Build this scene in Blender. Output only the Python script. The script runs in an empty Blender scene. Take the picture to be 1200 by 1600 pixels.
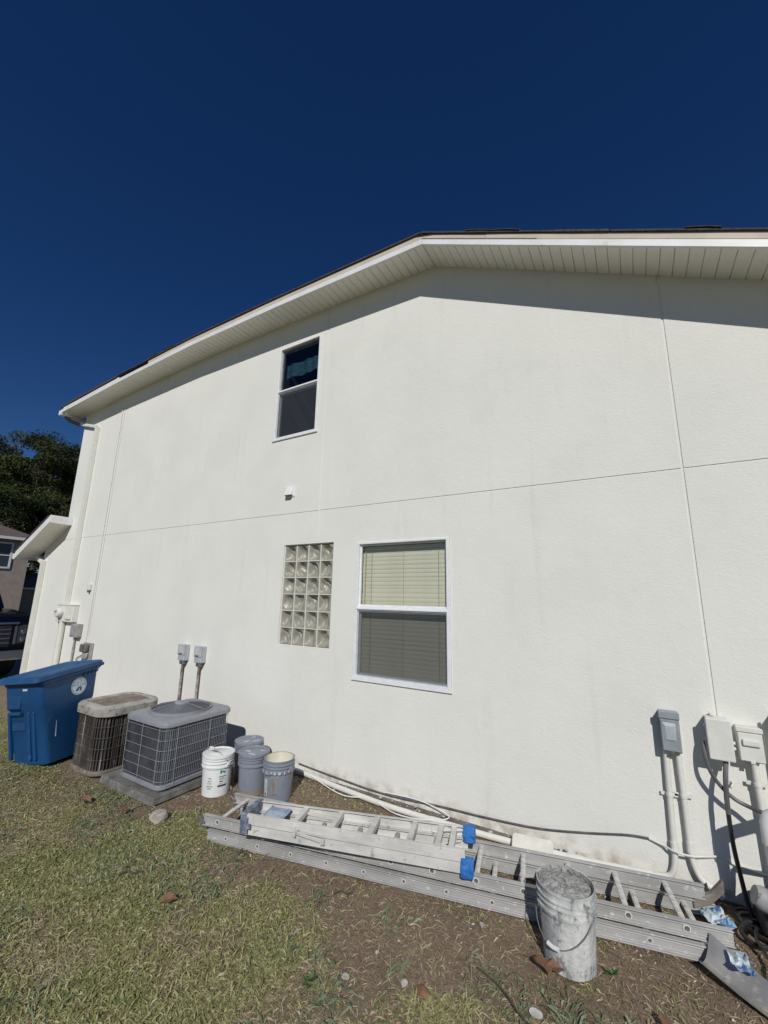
import bpy, bmesh, math, random
import numpy as np
from mathutils import Vector, Matrix
R = math.radians
random.seed(7); rng = np.random.default_rng(11)
S = bpy.context.scene; C = S.collection

# ------------------------------------------------------------------ camera, sky, sun, exposure
cam = bpy.data.objects.new('camera', bpy.data.cameras.new('camera')); C.objects.link(cam)
cam.data.sensor_fit = 'HORIZONTAL'; cam.data.sensor_width = 36.0
cam.data.lens = 36.0 * 643.55 / 1200.0
cam.data.clip_start = 0.05; cam.data.clip_end = 2000
_r, _u, _f = Vector((0.85988, 0.51012, 0.01927)), Vector((0.08852, -0.18617, 0.97852)), Vector((-0.50276, 0.83971, 0.20524))
cam.matrix_world = Matrix(((_r.x, _u.x, -_f.x, 0), (_r.y, _u.y, -_f.y, -4.0), (_r.z, _u.z, -_f.z, 1.96), (0, 0, 0, 1)))
S.camera = cam
SUN = Vector((0.23, -0.44, 0.35)).normalized()
W = bpy.data.worlds.new('World'); S.world = W; W.use_nodes = True
wn = W.node_tree.nodes; wl = W.node_tree.links
sky = wn.new('ShaderNodeTexSky'); sky.sky_type = 'NISHITA'; sky.sun_disc = False
sky.sun_elevation = math.asin(SUN.z); sky.sun_rotation = math.atan2(SUN.x, SUN.y)
sky.altitude = 0; sky.air_density = 0.9; sky.dust_density = 0.0; sky.ozone_density = 5.0
bg = wn['Background']; bg.inputs['Strength'].default_value = 0.05
hs = wn.new('ShaderNodeHueSaturation'); hs.inputs['Hue'].default_value = .512; hs.inputs['Saturation'].default_value = 1.23; hs.inputs['Value'].default_value = .92
wl.new(sky.outputs[0], hs.inputs['Color']); wl.new(hs.outputs[0], bg.inputs['Color'])
sl = bpy.data.lights.new('sun', 'SUN'); so = bpy.data.objects.new('sun', sl); C.objects.link(so)
sl.energy = 3.35; sl.angle = R(0.5); sl.color = (1.0, 0.975, 0.93)
so.rotation_euler = (-SUN).to_track_quat('-Z', 'Y').to_euler(); so.location = (5, -9, 14)
S.view_settings.view_transform = 'Standard'; S.view_settings.look = 'None'
S.view_settings.exposure = 0.0; S.view_settings.gamma = 1.0; S.view_settings.use_curve_mapping = False
S.render.engine = 'CYCLES'

# ------------------------------------------------------------------ materials
def mat(name, c1, rough=0.6, metal=0.0, c2=None, scale=6.0, lo=0.4, hi=0.6, bump=0.0, bscale=80.0, stretch=None,
        c3=None, scale3=30.0, lo3=0.55, hi3=0.62, stretch3=None, spec=0.5, bdist=0.01, detail=6.0):
    m = bpy.data.materials.new(name); m.use_nodes = True
    n, l = m.node_tree.nodes, m.node_tree.links
    b = n['Principled BSDF']; b.inputs['Roughness'].default_value = rough; b.inputs['Metallic'].default_value = metal
    b.inputs['Specular IOR Level'].default_value = spec
    b.inputs['Base Color'].default_value = (*c1, 1)
    tc = n.new('ShaderNodeTexCoord')
    def coords(st):
        if not st: return tc.outputs['Object']
        mp = n.new('ShaderNodeMapping'); mp.inputs['Scale'].default_value = st
        l.new(tc.outputs['Object'], mp.inputs['Vector']); return mp.outputs[0]
    def noise(sc, st, a, bb):
        t = n.new('ShaderNodeTexNoise'); t.inputs['Scale'].default_value = sc; t.inputs['Detail'].default_value = detail
        t.inputs['Roughness'].default_value = 0.62
        l.new(coords(st), t.inputs['Vector'])
        r = n.new('ShaderNodeMapRange'); r.inputs['From Min'].default_value = a; r.inputs['From Max'].default_value = bb
        l.new(t.outputs['Fac'], r.inputs['Value']); return r.outputs[0]
    col = None
    if c2:
        mx = n.new('ShaderNodeMix'); mx.data_type = 'RGBA'
        mx.inputs[6].default_value = (*c1, 1); mx.inputs[7].default_value = (*c2, 1)
        l.new(noise(scale, stretch, lo, hi), mx.inputs[0]); col = mx.outputs[2]
    if c3:
        mx = n.new('ShaderNodeMix'); mx.data_type = 'RGBA'
        if col: l.new(col, mx.inputs[6])
        else: mx.inputs[6].default_value = (*c1, 1)
        mx.inputs[7].default_value = (*c3, 1)
        l.new(noise(scale3, stretch3, lo3, hi3), mx.inputs[0]); col = mx.outputs[2]
    if col: l.new(col, b.inputs['Base Color'])
    if bump:
        t = n.new('ShaderNodeTexNoise'); t.inputs['Scale'].default_value = bscale; t.inputs['Detail'].default_value = 5
        l.new(coords(None), t.inputs['Vector'])
        bp = n.new('ShaderNodeBump'); bp.inputs['Strength'].default_value = bump; bp.inputs['Distance'].default_value = bdist
        l.new(t.outputs['Fac'], bp.inputs['Height']); l.new(bp.outputs[0], b.inputs['Normal'])
    return m

def stucco():
    m = bpy.data.materials.new('stucco'); m.use_nodes = True
    n, l = m.node_tree.nodes, m.node_tree.links; b = n['Principled BSDF']
    b.inputs['Roughness'].default_value = 0.85; b.inputs['Specular IOR Level'].default_value = 0.25
    tc = n.new('ShaderNodeTexCoord')
    def nz(sc, det, st=(1, 1, 1), dist=0.0):
        mp = n.new('ShaderNodeMapping'); mp.inputs['Scale'].default_value = st; l.new(tc.outputs['Object'], mp.inputs[0])
        t = n.new('ShaderNodeTexNoise'); t.inputs['Scale'].default_value = sc; t.inputs['Detail'].default_value = det
        t.inputs['Distortion'].default_value = dist
        l.new(mp.outputs[0], t.inputs['Vector']); return t.outputs['Fac']
    big = nz(1.3, 5); mx = n.new('ShaderNodeMix'); mx.data_type = 'RGBA'
    mx.inputs[6].default_value = (0.733, 0.726, 0.668, 1); mx.inputs[7].default_value = (0.766, 0.758, 0.699, 1)
    rr = n.new('ShaderNodeMapRange'); rr.inputs['From Min'].default_value = 0.38; rr.inputs['From Max'].default_value = 0.62
    l.new(big, rr.inputs['Value']); l.new(rr.outputs[0], mx.inputs[0])
    # faint drips and scuffs
    st = nz(5, 4, (1.5, 1, .12)); r2 = n.new('ShaderNodeMapRange'); r2.inputs['From Min'].default_value = .6; r2.inputs['From Max'].default_value = .8
    r2.inputs['To Max'].default_value = .5; l.new(st, r2.inputs['Value'])
    mx2 = n.new('ShaderNodeMix'); mx2.data_type = 'RGBA'; l.new(mx.outputs[2], mx2.inputs[6]); mx2.inputs[7].default_value = (.64, .635, .58, 1)
    l.new(r2.outputs[0], mx2.inputs[0])
    sx = n.new('ShaderNodeSeparateXYZ'); l.new(tc.outputs['Object'], sx.inputs[0]); sp = nz(9, 6)
    lo_ = n.new('ShaderNodeMapRange'); lo_.inputs['From Min'].default_value = .17; lo_.inputs['From Max'].default_value = 0; l.new(sx.outputs['Z'], lo_.inputs['Value'])
    sm = n.new('ShaderNodeMapRange'); sm.inputs['From Min'].default_value = .42; sm.inputs['From Max'].default_value = .68; l.new(sp, sm.inputs['Value'])
    ml = n.new('ShaderNodeMath'); ml.operation = 'MULTIPLY'; l.new(lo_.outputs[0], ml.inputs[0]); l.new(sm.outputs[0], ml.inputs[1])
    mx3 = n.new('ShaderNodeMix'); mx3.data_type = 'RGBA'; l.new(mx2.outputs[2], mx3.inputs[6]); mx3.inputs[7].default_value = (.36, .30, .24, 1)
    l.new(ml.outputs[0], mx3.inputs[0]); l.new(mx3.outputs[2], b.inputs['Base Color'])
    h1 = nz(42, 6, (1, 1, 1.6), 1.4); h2 = nz(7, 3); h3 = nz(160, 3)
    a = n.new('ShaderNodeMath'); a.operation = 'MULTIPLY_ADD'; l.new(h2, a.inputs[0]); a.inputs[1].default_value = 1.1; l.new(h1, a.inputs[2])
    a2 = n.new('ShaderNodeMath'); a2.operation = 'MULTIPLY_ADD'; l.new(h3, a2.inputs[0]); a2.inputs[1].default_value = .22; l.new(a.outputs[0], a2.inputs[2])
    bp = n.new('ShaderNodeBump'); bp.inputs['Strength'].default_value = 0.36; bp.inputs['Distance'].default_value = 0.008
    l.new(a2.outputs[0], bp.inputs['Height']); l.new(bp.outputs[0], b.inputs['Normal'])
    return m

def glassy(name, tint, refl=1.0, opaque=None, fac=0.0):
    m = bpy.data.materials.new(name); m.use_nodes = True
    n, l = m.node_tree.nodes, m.node_tree.links; n.remove(n['Principled BSDF'])
    out = n['Material Output']; tr = n.new('ShaderNodeBsdfTransparent'); tr.inputs[0].default_value = (*tint, 1)
    base = tr.outputs[0]
    if opaque:
        df = n.new('ShaderNodeBsdfDiffuse'); df.inputs[0].default_value = (*opaque, 1)
        ms = n.new('ShaderNodeMixShader'); ms.inputs[0].default_value = fac
        l.new(base, ms.inputs[1]); l.new(df.outputs[0], ms.inputs[2]); base = ms.outputs[0]
    if refl:
        gl = n.new('ShaderNodeBsdfGlossy'); gl.inputs['Roughness'].default_value = 0.02
        ge = n.new('ShaderNodeNewGeometry'); dt = n.new('ShaderNodeVectorMath'); dt.operation = 'DOT_PRODUCT'
        l.new(ge.outputs['Normal'], dt.inputs[0]); l.new(ge.outputs['Incoming'], dt.inputs[1])
        ab = n.new('ShaderNodeMath'); ab.operation = 'ABSOLUTE'; l.new(dt.outputs['Value'], ab.inputs[0])
        om = n.new('ShaderNodeMath'); om.operation = 'SUBTRACT'; om.inputs[0].default_value = 1; l.new(ab.outputs[0], om.inputs[1])
        pw_ = n.new('ShaderNodeMath'); pw_.operation = 'POWER'; pw_.inputs[1].default_value = 5; l.new(om.outputs[0], pw_.inputs[0])
        mu = n.new('ShaderNodeMath'); mu.operation = 'MULTIPLY_ADD'; mu.inputs[1].default_value = .9 * refl; mu.inputs[2].default_value = .04 * refl; l.new(pw_.outputs[0], mu.inputs[0])
        ms = n.new('ShaderNodeMixShader'); l.new(mu.outputs[0], ms.inputs[0]); l.new(base, ms.inputs[1]); l.new(gl.outputs[0], ms.inputs[2]); base = ms.outputs[0]
    l.new(base, out.inputs['Surface']); return m

def attr_mat(name, rough=0.7, transl=0.0):
    m = bpy.data.materials.new(name); m.use_nodes = True
    n, l = m.node_tree.nodes, m.node_tree.links; b = n['Principled BSDF']
    a = n.new('ShaderNodeAttribute'); a.attribute_name = 'tint'
    l.new(a.outputs['Color'], b.inputs['Base Color']); b.inputs['Roughness'].default_value = rough
    b.inputs['Specular IOR Level'].default_value = 0.25
    if transl:
        t = n.new('ShaderNodeBsdfTranslucent'); l.new(a.outputs['Color'], t.inputs[0])
        ms = n.new('ShaderNodeMixShader'); ms.inputs[0].default_value = transl
        l.new(b.outputs[0], ms.inputs[1]); l.new(t.outputs[0], ms.inputs[2]); l.new(ms.outputs[0], n['Material Output'].inputs['Surface'])
    return m

M = dict(
 stucco=stucco(),
 trim=mat('white_trim', (.80, .80, .80), .45, c2=(.74, .73, .70), scale=4, c3=(.5, .48, .43), scale3=9, lo3=.66, hi3=.75, stretch3=(1, 1, .3)),
 wframe=mat('window_frame_paint', (.79, .80, .80), .4, c2=(.73, .74, .745), scale=14, c3=(.42, .42, .42), scale3=22, lo3=.68, hi3=.74),
 soffit=mat('soffit_vinyl', (.88, .86, .77), .5, c2=(.84, .82, .73), scale=2.5, c3=(.52, .48, .40), scale3=7, lo3=.62, hi3=.8),
 beige=mat('beige_board', (.60, .53, .43), .7, c2=(.52, .46, .37), scale=3, c3=(.36, .31, .25), scale3=12, lo3=.63, hi3=.75),
 shingle=mat('asphalt_shingle', (.045, .040, .040), .95, c2=(.085, .07, .065), scale=30, bump=.6, bscale=120),
 paint=mat('painted_utility', (.71, .705, .65), .55, c2=(.66, .655, .60), scale=9, bump=.1, bscale=60),
 greybox=mat('grey_enamel', (.29, .32, .345), .45, c2=(.25, .28, .30), scale=10, c3=(.5, .5, .48), scale3=25, lo3=.66, hi3=.7),
 greylight=mat('pale_grey_plastic', (.44, .47, .50), .5, c2=(.38, .41, .44), scale=14),
 greydull=mat('weathered_grey_plastic', (.26, .26, .26), .65, c2=(.36, .35, .34), scale=14, c3=(.08, .08, .08), scale3=20, lo3=.6, hi3=.66),
 rust=mat('rusty_conduit', (.34, .31, .28), .7, c2=(.15, .085, .055), scale=14, lo=.42, hi=.55, stretch=(1, 1, .5), c3=(.55, .53, .49), scale3=20, lo3=.58, hi3=.63),
 black=mat('black_rubber', (.018, .018, .02), .45, c2=(.03, .03, .032), scale=20),
 cable=mat('dark_grey_cable', (.085, .08, .085), .5, c2=(.15, .14, .14), scale=9, stretch=(1, 1, .5), c3=(.4, .39, .36), scale3=22, lo3=.66, hi3=.70),
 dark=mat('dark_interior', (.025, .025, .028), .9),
 mortar=mat('white_mortar', (.68, .67, .61), .8, bump=.3, bscale=90),
 blind=mat('blind_slat', (.60, .585, .455), .55, c2=(.56, .545, .42), scale=5),
 cord=mat('blind_cord', (.33, .32, .26), .8),
 pane=glassy('window_glass', (.98, .985, .98), .8),
 dpane=glassy('dark_window_glass', (.80, .82, .86), 1.0),
 screen=glassy('insect_screen', (.80, .80, .80), 0, (.075, .085, .10), .40),
 teal=mat('teal_reflection', (.03, .13, .145), .8, c2=(.018, .06, .085), scale=9, stretch=(1, 1, 3)),  # teal tone for the reflection painted into the upper window
 bluebin=mat('blue_bin_plastic', (.006, .058, .17), .42, c2=(.009, .07, .195), scale=3, c3=(.03, .12, .27), scale3=9, lo3=.62, hi3=.72, bump=.05, bscale=200),
 bluelid=mat('blue_lid_plastic', (.012, .075, .20), .55, c2=(.04, .115, .23), scale=4, lo=.45, hi=.7),
 decal=mat('white_decal', (.55, .64, .70), .6, c2=(.62, .70, .75), scale=30),
 decalgrey=mat('grey_decal', (.32, .40, .46), .6, c2=(.52, .59, .63), scale=38, lo=.45, hi=.55),
 decalblue=mat('decal_blue', (.008, .05, .15), .6),
 tyre=mat('wheel_rubber', (.02, .02, .022), .7, c2=(.07, .065, .06), scale=30),
 acgrey=mat('ac_grey_enamel', (.27, .275, .30), .45, c2=(.22, .23, .26), scale=8, c3=(.36, .36, .36), scale3=30, lo3=.63, hi3=.7),
 acwire=mat('ac_wire', (.30, .32, .35), .5, c2=(.22, .24, .27), scale=12),
 coil=mat('coil_fins', (.050, .052, .062), .6, c2=(.075, .078, .09), scale=6),
 accover=mat('weathered_beige_enamel', (.40, .385, .34), .7, c2=(.28, .265, .235), scale=7, lo=.36, hi=.6, c3=(.15, .13, .11), scale3=14, lo3=.56, hi3=.70),
 accoil=mat('dirty_coil', (.075, .066, .06), .9, c2=(.035, .028, .024), scale=6, lo=.42, hi=.58, stretch=(1, 1, .35), c3=(.42, .40, .37), scale3=16, lo3=.56, hi3=.72, stretch3=(1, 1, .10)),
 acbase=mat('muddy_base_pan', (.24, .215, .19), .85, c2=(.14, .12, .10), scale=9, c3=(.36, .34, .31), scale3=16, lo3=.6, hi3=.7),
 acgrille=mat('rusty_grille_wire', (.30, .265, .22), .7, c2=(.20, .16, .13), scale=14),
 acwell=mat('dark_well', (.06, .052, .046), .9, c2=(.10, .085, .075), scale=20),  # dark tone stands in for shade inside the open fan well
 acslat=mat('dirty_louver', (.13, .115, .10), .8, c2=(.055, .045, .04), scale=5, lo=.42, hi=.56, stretch=(1, 1, .5), c3=(.46, .44, .41), scale3=13, lo3=.56, hi3=.68, stretch3=(1, 1, .12)),
 concrete=mat('old_concrete', (.20, .195, .18), .9, c2=(.12, .115, .105), scale=7, c3=(.34, .33, .31), scale3=13, lo3=.6, hi3=.7, bump=.5, bscale=60),
 slab=mat('pale_slab', (.70, .68, .61), .8, c2=(.62, .60, .54), scale=12, bump=.1),
 pailwhite=mat('white_pail', (.76, .77, .76), .4, c2=(.70, .71, .70), scale=8, c3=(.5, .48, .42), scale3=20, lo3=.65, hi3=.72),
 pailgrey=mat('grey_pail', (.225, .25, .295), .42, c2=(.20, .225, .27), scale=6, c3=(.38, .39, .42), scale3=16, lo3=.66, hi3=.72),
 pailmark=mat('paint_splash', (.50, .52, .56), .6, c2=(.40, .42, .46), scale=20),
 pailmud=mat('soiled_grey', (.19, .17, .145), .8, c2=(.24, .21, .18), scale=12),
 cream=mat('cream_paint_film', (.72, .70, .58), .5, c2=(.62, .60, .49), scale=9, c3=(.42, .40, .33), scale3=16, lo3=.62, hi3=.7),
 plaster=mat('plaster_caked', (.36, .37, .36), .9, c2=(.60, .60, .57), scale=7, lo=.45, hi=.62, stretch=(1, 1, .35), c3=(.22, .235, .235), scale3=22, lo3=.56, hi3=.63, stretch3=(1, 1, .5), bump=.6, bscale=50),
 mudtop=mat('plaster_crust', (.27, .275, .26), .95, c2=(.42, .42, .40), scale=26, lo=.42, hi=.58, c3=(.12, .125, .12), scale3=40, lo3=.58, hi3=.65, bump=1.0, bscale=60, bdist=.02),
 wire=mat('bail_wire', (.45, .45, .44), .4, .7),
 alu=mat('weathered_aluminium', (.45, .445, .43), .6, .15, c2=(.34, .335, .32), scale=7, stretch=(.3, 1, 1), c3=(.62, .61, .58), scale3=24, lo3=.60, hi3=.68),
 alulight=mat('painted_aluminium', (.66, .65, .61), .6, .05, c2=(.52, .51, .48), scale=9, stretch=(.4, 1, 1), c3=(.30, .295, .28), scale3=18, lo3=.60, hi3=.70),
 aludark=mat('dark_casting', (.11, .10, .095), .6, .3, c2=(.2, .19, .18), scale=20),
 bluepaint=mat('faded_blue_plastic', (.10, .125, .19), .6, c2=(.26, .28, .33), scale=16, lo=.45, hi=.58, c3=(.5, .5, .5), scale3=30, lo3=.62, hi3=.68),
 shelfblue=mat('paint_smeared_shelf', (.42, .47, .54), .6, c2=(.22, .31, .46), scale=12, lo=.45, hi=.55, c3=(.6, .6, .6), scale3=16, lo3=.6, hi3=.68),
 tape=mat('blue_tape', (.02, .135, .44), .6, c2=(.04, .19, .52), scale=22, bump=.9, bscale=45),
 rag=mat('blue_white_wrapper', (.55, .62, .66), .55, c2=(.07, .14, .34), scale=11, lo=.50, hi=.55, c3=(.25, .42, .50), scale3=20, lo3=.57, hi3=.6),
 rock=mat('limestone', (.42, .385, .33), .9, c2=(.30, .27, .23), scale=25, bump=.6, bscale=60),
 chip=mat('pale_rubble', (.52, .50, .46), .9, c2=(.36, .34, .30), scale=12),
 leaf=mat('brown_leaf', (.155, .075, .04), .7, c2=(.22, .12, .07), scale=30),
 drysheet=mat('bent_sheet_metal', (.44, .43, .40), .4, .55, c2=(.34, .33, .31), scale=7, c3=(.55, .53, .48), scale3=14, lo3=.6, hi3=.7),
 brick=mat('red_brick', (.26, .10, .065), .9, c2=(.36, .20, .14), scale=14),
 tealtarp=mat('teal_plastic', (.16, .46, .44), .6, c2=(.3, .55, .52), scale=9),
 nwall=mat('neighbour_stucco', (.30, .25, .215), .9, c2=(.26, .215, .185), scale=3),
 nroof=mat('neighbour_shingle', (.105, .075, .07), .95, c2=(.15, .11, .10), scale=9),
 ntrim=mat('neighbour_trim', (.6, .62, .66), .6),
 nglass=mat('neighbour_glass', (.03, .04, .055), .15),
 truck=mat('navy_car_paint', (.002, .003, .008), .12, .0, spec=.7),
 chrome=mat('chrome', (.75, .76, .78), .12, 1.0),
 lens=mat('headlamp_lens', (.05, .05, .055), .08, spec=.8),
 bark=mat('pine_bark', (.10, .075, .055), .95, c2=(.06, .045, .035), scale=4),
 leafmass=attr_mat('tree_foliage', .7, .15),
 grass=attr_mat('grass_blade', .65, .18),
 roadmat=mat('driveway_concrete', (.26, .25, .235), .9, c2=(.2, .195, .18), scale=2),
 green_print=mat('green_print', (.02, .22, .13), .6), dark_print=mat('dark_print', (.05, .055, .065), .6),
 labelpaper=mat('pale_label', (.58, .58, .56), .6, c2=(.42, .42, .40), scale=30), labeldark=mat('worn_label', (.17, .165, .15), .7, c2=(.26, .25, .22), scale=24),
)

# ------------------------------------------------------------------ geometry helpers
class MB:
    def __init__(s): s.v = []; s.f = []
    def add(s, vs, fs):
        o = len(s.v); s.v += [tuple(p) for p in vs]; s.f += [tuple(i + o for i in q) for q in fs]; return s
    def box(s, x0, x1, y0, y1, z0, z1, mx=None):
        vs = [(x, y, z) for z in (z0, z1) for y in (y0, y1) for x in (x0, x1)]
        if mx: vs = [mx @ Vector(p) for p in vs]
        return s.add(vs, [(0, 2, 3, 1), (4, 5, 7, 6), (0, 1, 5, 4), (2, 6, 7, 3), (0, 4, 6, 2), (1, 3, 7, 5)])
    def beam(s, a, b, w, h, up=(0, 0, 1)):
        a, b = Vector(a), Vector(b); d = (b - a); L = d.length; d.normalize()
        sd = d.cross(Vector(up)).normalized(); u = sd.cross(d)
        m = Matrix((( d.x, sd.x, u.x, a.x), (d.y, sd.y, u.y, a.y), (d.z, sd.z, u.z, a.z), (0, 0, 0, 1)))
        return s.box(0, L, -w / 2, w / 2, -h / 2, h / 2, m)
    def loft(s, rings, cap0=True, cap1=True):
        n = len(rings[0]); vs = [p for r in rings for p in r]; fs = []
        for k in range(len(rings) - 1):
            for i in range(n):
                j = (i + 1) % n; fs.append((k * n + i, k * n + j, (k + 1) * n + j, (k + 1) * n + i))
        if cap0: fs.append(tuple(reversed(range(n))))
        if cap1: fs.append(tuple((len(rings) - 1) * n + i for i in range(n)))
        return s.add(vs, fs)
    def lathe(s, prof, c=(0, 0, 0), n=28, cap0=True, cap1=True):
        return s.loft([[(c[0] + r * math.cos(2 * math.pi * i / n), c[1] + r * math.sin(2 * math.pi * i / n), c[2] + z) for i in range(n)] for r, z in prof], cap0, cap1)
    def tube(s, pts, r, n=8, cap=True):
        pts = [Vector(p) for p in pts]; rings = []; N = None
        for i, p in enumerate(pts):
            d = (pts[min(i + 1, len(pts) - 1)] - pts[max(i - 1, 0)]).normalized()
            if N is None: N = d.orthogonal().normalized()
            N = (N - d * N.dot(d)).normalized(); B = d.cross(N); rr = r[i] if isinstance(r, (list, tuple)) else r
            rings.append([p + (N * math.cos(2 * math.pi * k / n) + B * math.sin(2 * math.pi * k / n)) * rr for k in range(n)])
        return s.loft(rings, cap, cap)
    def build(s, name, m, parent=None, bevel=0, smooth=False, seg=1, loc=None):
        me = bpy.data.meshes.new(name); me.from_pydata([tuple(p) for p in s.v], [], s.f)
        if bevel:
            b = bmesh.new(); b.from_mesh(me)
            es = [e for e in b.edges if len(e.link_faces) == 2 and e.calc_face_angle(0) > R(35)]
            bmesh.ops.bevel(b, geom=es, offset=bevel, segments=seg, affect='EDGES', profile=.6, clamp_overlap=True)
            b.to_mesh(me); b.free()
        return link(name, me, m, parent, smooth, loc)
def link(name, me, m, parent=None, smooth=False, loc=None):
    if smooth:
        me.shade_smooth(); me.set_sharp_from_angle(angle=R(38))
    me.materials.append(M[m] if isinstance(m, str) else m)
    o = bpy.data.objects.new(name, me); C.objects.link(o)
    if parent: o.parent = parent
    if loc: o.location = loc
    return o
def tag(o, label=None, cat=None, group=None, kind=None):
    for k, v in (('label', label), ('category', cat), ('group', group), ('kind', kind)):
        if v: o[k] = v
    return o
def thing(name, label, cat, loc=(0, 0, 0), rz=0, group=None):
    o = bpy.data.objects.new(name, None); C.objects.link(o); o.location = loc; o.rotation_euler = (0, 0, rz); o.empty_display_size = .1
    return tag(o, label, cat, group)
def copy_tree(o, parent=None):
    c = o.copy(); C.objects.link(c)
    if parent: c.parent = parent
    for ch in list(o.children): copy_tree(ch, c)
    return c
def share(name, me, parent, loc=(0, 0, 0), rot=(0, 0, 0), scale=(1, 1, 1)):
    o = bpy.data.objects.new(name, me); C.objects.link(o); o.parent = parent; o.location = loc; o.rotation_euler = rot; o.scale = scale; return o
def smooth_path(pts, n=8):
    P = [Vector(p) for p in pts]; P = [P[0] * 2 - P[1]] + P + [P[-1] * 2 - P[-2]]; out = []
    for i in range(1, len(P) - 2):
        for k in range(n):
            t = k / n; a, b, c, d = P[i - 1], P[i], P[i + 1], P[i + 2]
            out.append(.5 * ((2 * b) + (-a + c) * t + (2 * a - 5 * b + 4 * c - d) * t * t + (-a + 3 * b - 3 * c + d) * t ** 3))
    return out + [P[-2]]
def rrect(x0, x1, y0, y1, r, z, n=6):
    out = []
    for cx, cy, a in ((x1 - r, y0 + r, -90), (x1 - r, y1 - r, 0), (x0 + r, y1 - r, 90), (x0 + r, y0 + r, 180)):
        for k in range(n + 1):
            t = R(a + 90 * k / n); out.append((cx + r * math.cos(t), cy + r * math.sin(t), z))
    return out
def vnoise(x, y, seed=0, sc=1.0):
    x = np.asarray(x) * sc; y = np.asarray(y) * sc
    tb = np.random.default_rng(seed).random((256, 256)); xi = np.floor(x).astype(int); yi = np.floor(y).astype(int)
    fx = x - xi; fy = y - yi; fx = fx * fx * (3 - 2 * fx); fy = fy * fy * (3 - 2 * fy)
    g = lambda a, b: tb[a % 256, b % 256]
    return (g(xi, yi) * (1 - fx) + g(xi + 1, yi) * fx) * (1 - fy) + (g(xi, yi + 1) * (1 - fx) + g(xi + 1, yi + 1) * fx) * fy
def fbm(x, y, seed, sc): return (vnoise(x, y, seed, sc) + .5 * vnoise(x, y, seed + 1, sc * 2.1) + .25 * vnoise(x, y, seed + 2, sc * 4.3)) / 1.75

# ------------------------------------------------------------------ ground
def lawn(x, y):   # 0 bare dirt .. 1 grass
    x = np.asarray(x); y = np.asarray(y)
    edge = np.interp(x, [-12, -6.5, -5, -4, -3.2, -2.4, -1.5, -.6, 0, 1, 3], [-.7, -.95, -1.42, -1.45, -1.42, -1.65, -2.1, -1.85, -1.5, -1.35, -1.3])
    d = (edge - y) / .55 + (fbm(x, y, 3, 2.2) - .5) * 3.3
    return np.clip(d * .52 + .36 + .5 * np.exp(-((x + .62) / .35) ** 2 - ((y + 1.55) / .16) ** 2), 0, 1)
def gz(x, y):
    r_ = np.clip((-5.1 - np.asarray(x)) / 1.0, 0, 1); r_ = .085 * r_ * r_ * (3 - 2 * r_)
    return r_ + (fbm(x, y, 21, 1.6) - .5) * .030 + (vnoise(x, y, 31, 9) - .5) * .012
def ground():
    xs = np.arange(-13, 3.5, .05); ys = np.arange(-7, .30, .05)
    X, Y = np.meshgrid(xs, ys); Z = gz(X, Y) * np.clip((-.02 - Y) / .25 + .3, .3, 1) - .006
    nx, ny = len(xs), len(ys)
    v = np.stack([X, Y, Z], -1).reshape(-1, 3); i = np.arange(nx * ny).reshape(ny, nx)
    f = np.stack([i[:-1, :-1], i[:-1, 1:], i[1:, 1:], i[1:, :-1]], -1).reshape(-1, 4)
    me = bpy.data.meshes.new('soil'); me.from_pydata(v.tolist(), [], f.tolist())
    ca = me.color_attributes.new('lawn', 'FLOAT_COLOR', 'POINT'); L = lawn(X, Y).reshape(-1)
    ca.data.foreach_set('color', np.stack([L, L, L, np.ones_like(L)], -1).astype(np.float32).reshape(-1))
    m = bpy.data.materials.new('soil_and_thatch'); m.use_nodes = True; n, l = m.node_tree.nodes, m.node_tree.links; b = n['Principled BSDF']
    b.inputs['Roughness'].default_value = .95; b.inputs['Specular IOR Level'].default_value = .1
    tc = n.new('ShaderNodeTexCoord')
    def nz(sc, a, bb, det=8):
        t = n.new('ShaderNodeTexNoise'); t.inputs['Scale'].default_value = sc; t.inputs['Detail'].default_value = det; t.inputs['Roughness'].default_value = .7
        l.new(tc.outputs['Object'], t.inputs['Vector']); r = n.new('ShaderNodeMapRange'); r.inputs[1].default_value = a; r.inputs[2].default_value = bb
        l.new(t.outputs['Fac'], r.inputs[0]); return r.outputs[0], t.outputs['Fac']
    def mix(fac, A, B):
        x = n.new('ShaderNodeMix'); x.data_type = 'RGBA'; l.new(fac, x.inputs[0])
        for k, c in ((6, A), (7, B)):
            if isinstance(c, tuple): x.inputs[k].default_value = (*c, 1)
            else: l.new(c, x.inputs[k])
        return x.outputs[2]
    a, _ = nz(3.2, .35, .65); s1 = mix(a, (.205, .145, .102), (.30, .225, .162))
    a, _ = nz(38, .5, .62); s1 = mix(a, s1, (.30, .24, .18))
    a, _ = nz(90, .56, .66); s1 = mix(a, s1, (.07, .045, .03))
    a, _ = nz(60, .4, .6); g1 = mix(a, (.16, .14, .085), (.26, .225, .145))
    at = n.new('ShaderNodeAttribute'); at.attribute_name = 'lawn'
    l.new(mix(at.outputs['Fac'], s1, g1), b.inputs['Base Color'])
    _, h = nz(70, 0, 1); bp = n.new('ShaderNodeBump'); bp.inputs['Strength'].default_value = .9; bp.inputs['Distance'].default_value = .02
    l.new(h, bp.inputs['Height']); l.new(bp.outputs[0], b.inputs['Normal'])
    M['soil'] = m
    o = link('soil', me, 'soil', smooth=True); tag(o, kind='structure')
    g = MB().add([(-400, -400, -.05), (400, -400, -.05), (400, 400, -.05), (-400, 400, -.05)], [(0, 1, 2, 3)])
    M['far'] = mat('far_lawn', (.10, .10, .045), .95, c2=(.16, .135, .075), scale=.8, bump=.4, bscale=20)
    tag(g.build('ground', 'far'), kind='structure')
    tag(MB().box(-31, -11.3, -9, 3.2, -.04, -.004).build('driveway', 'roadmat'), kind='structure')
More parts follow.
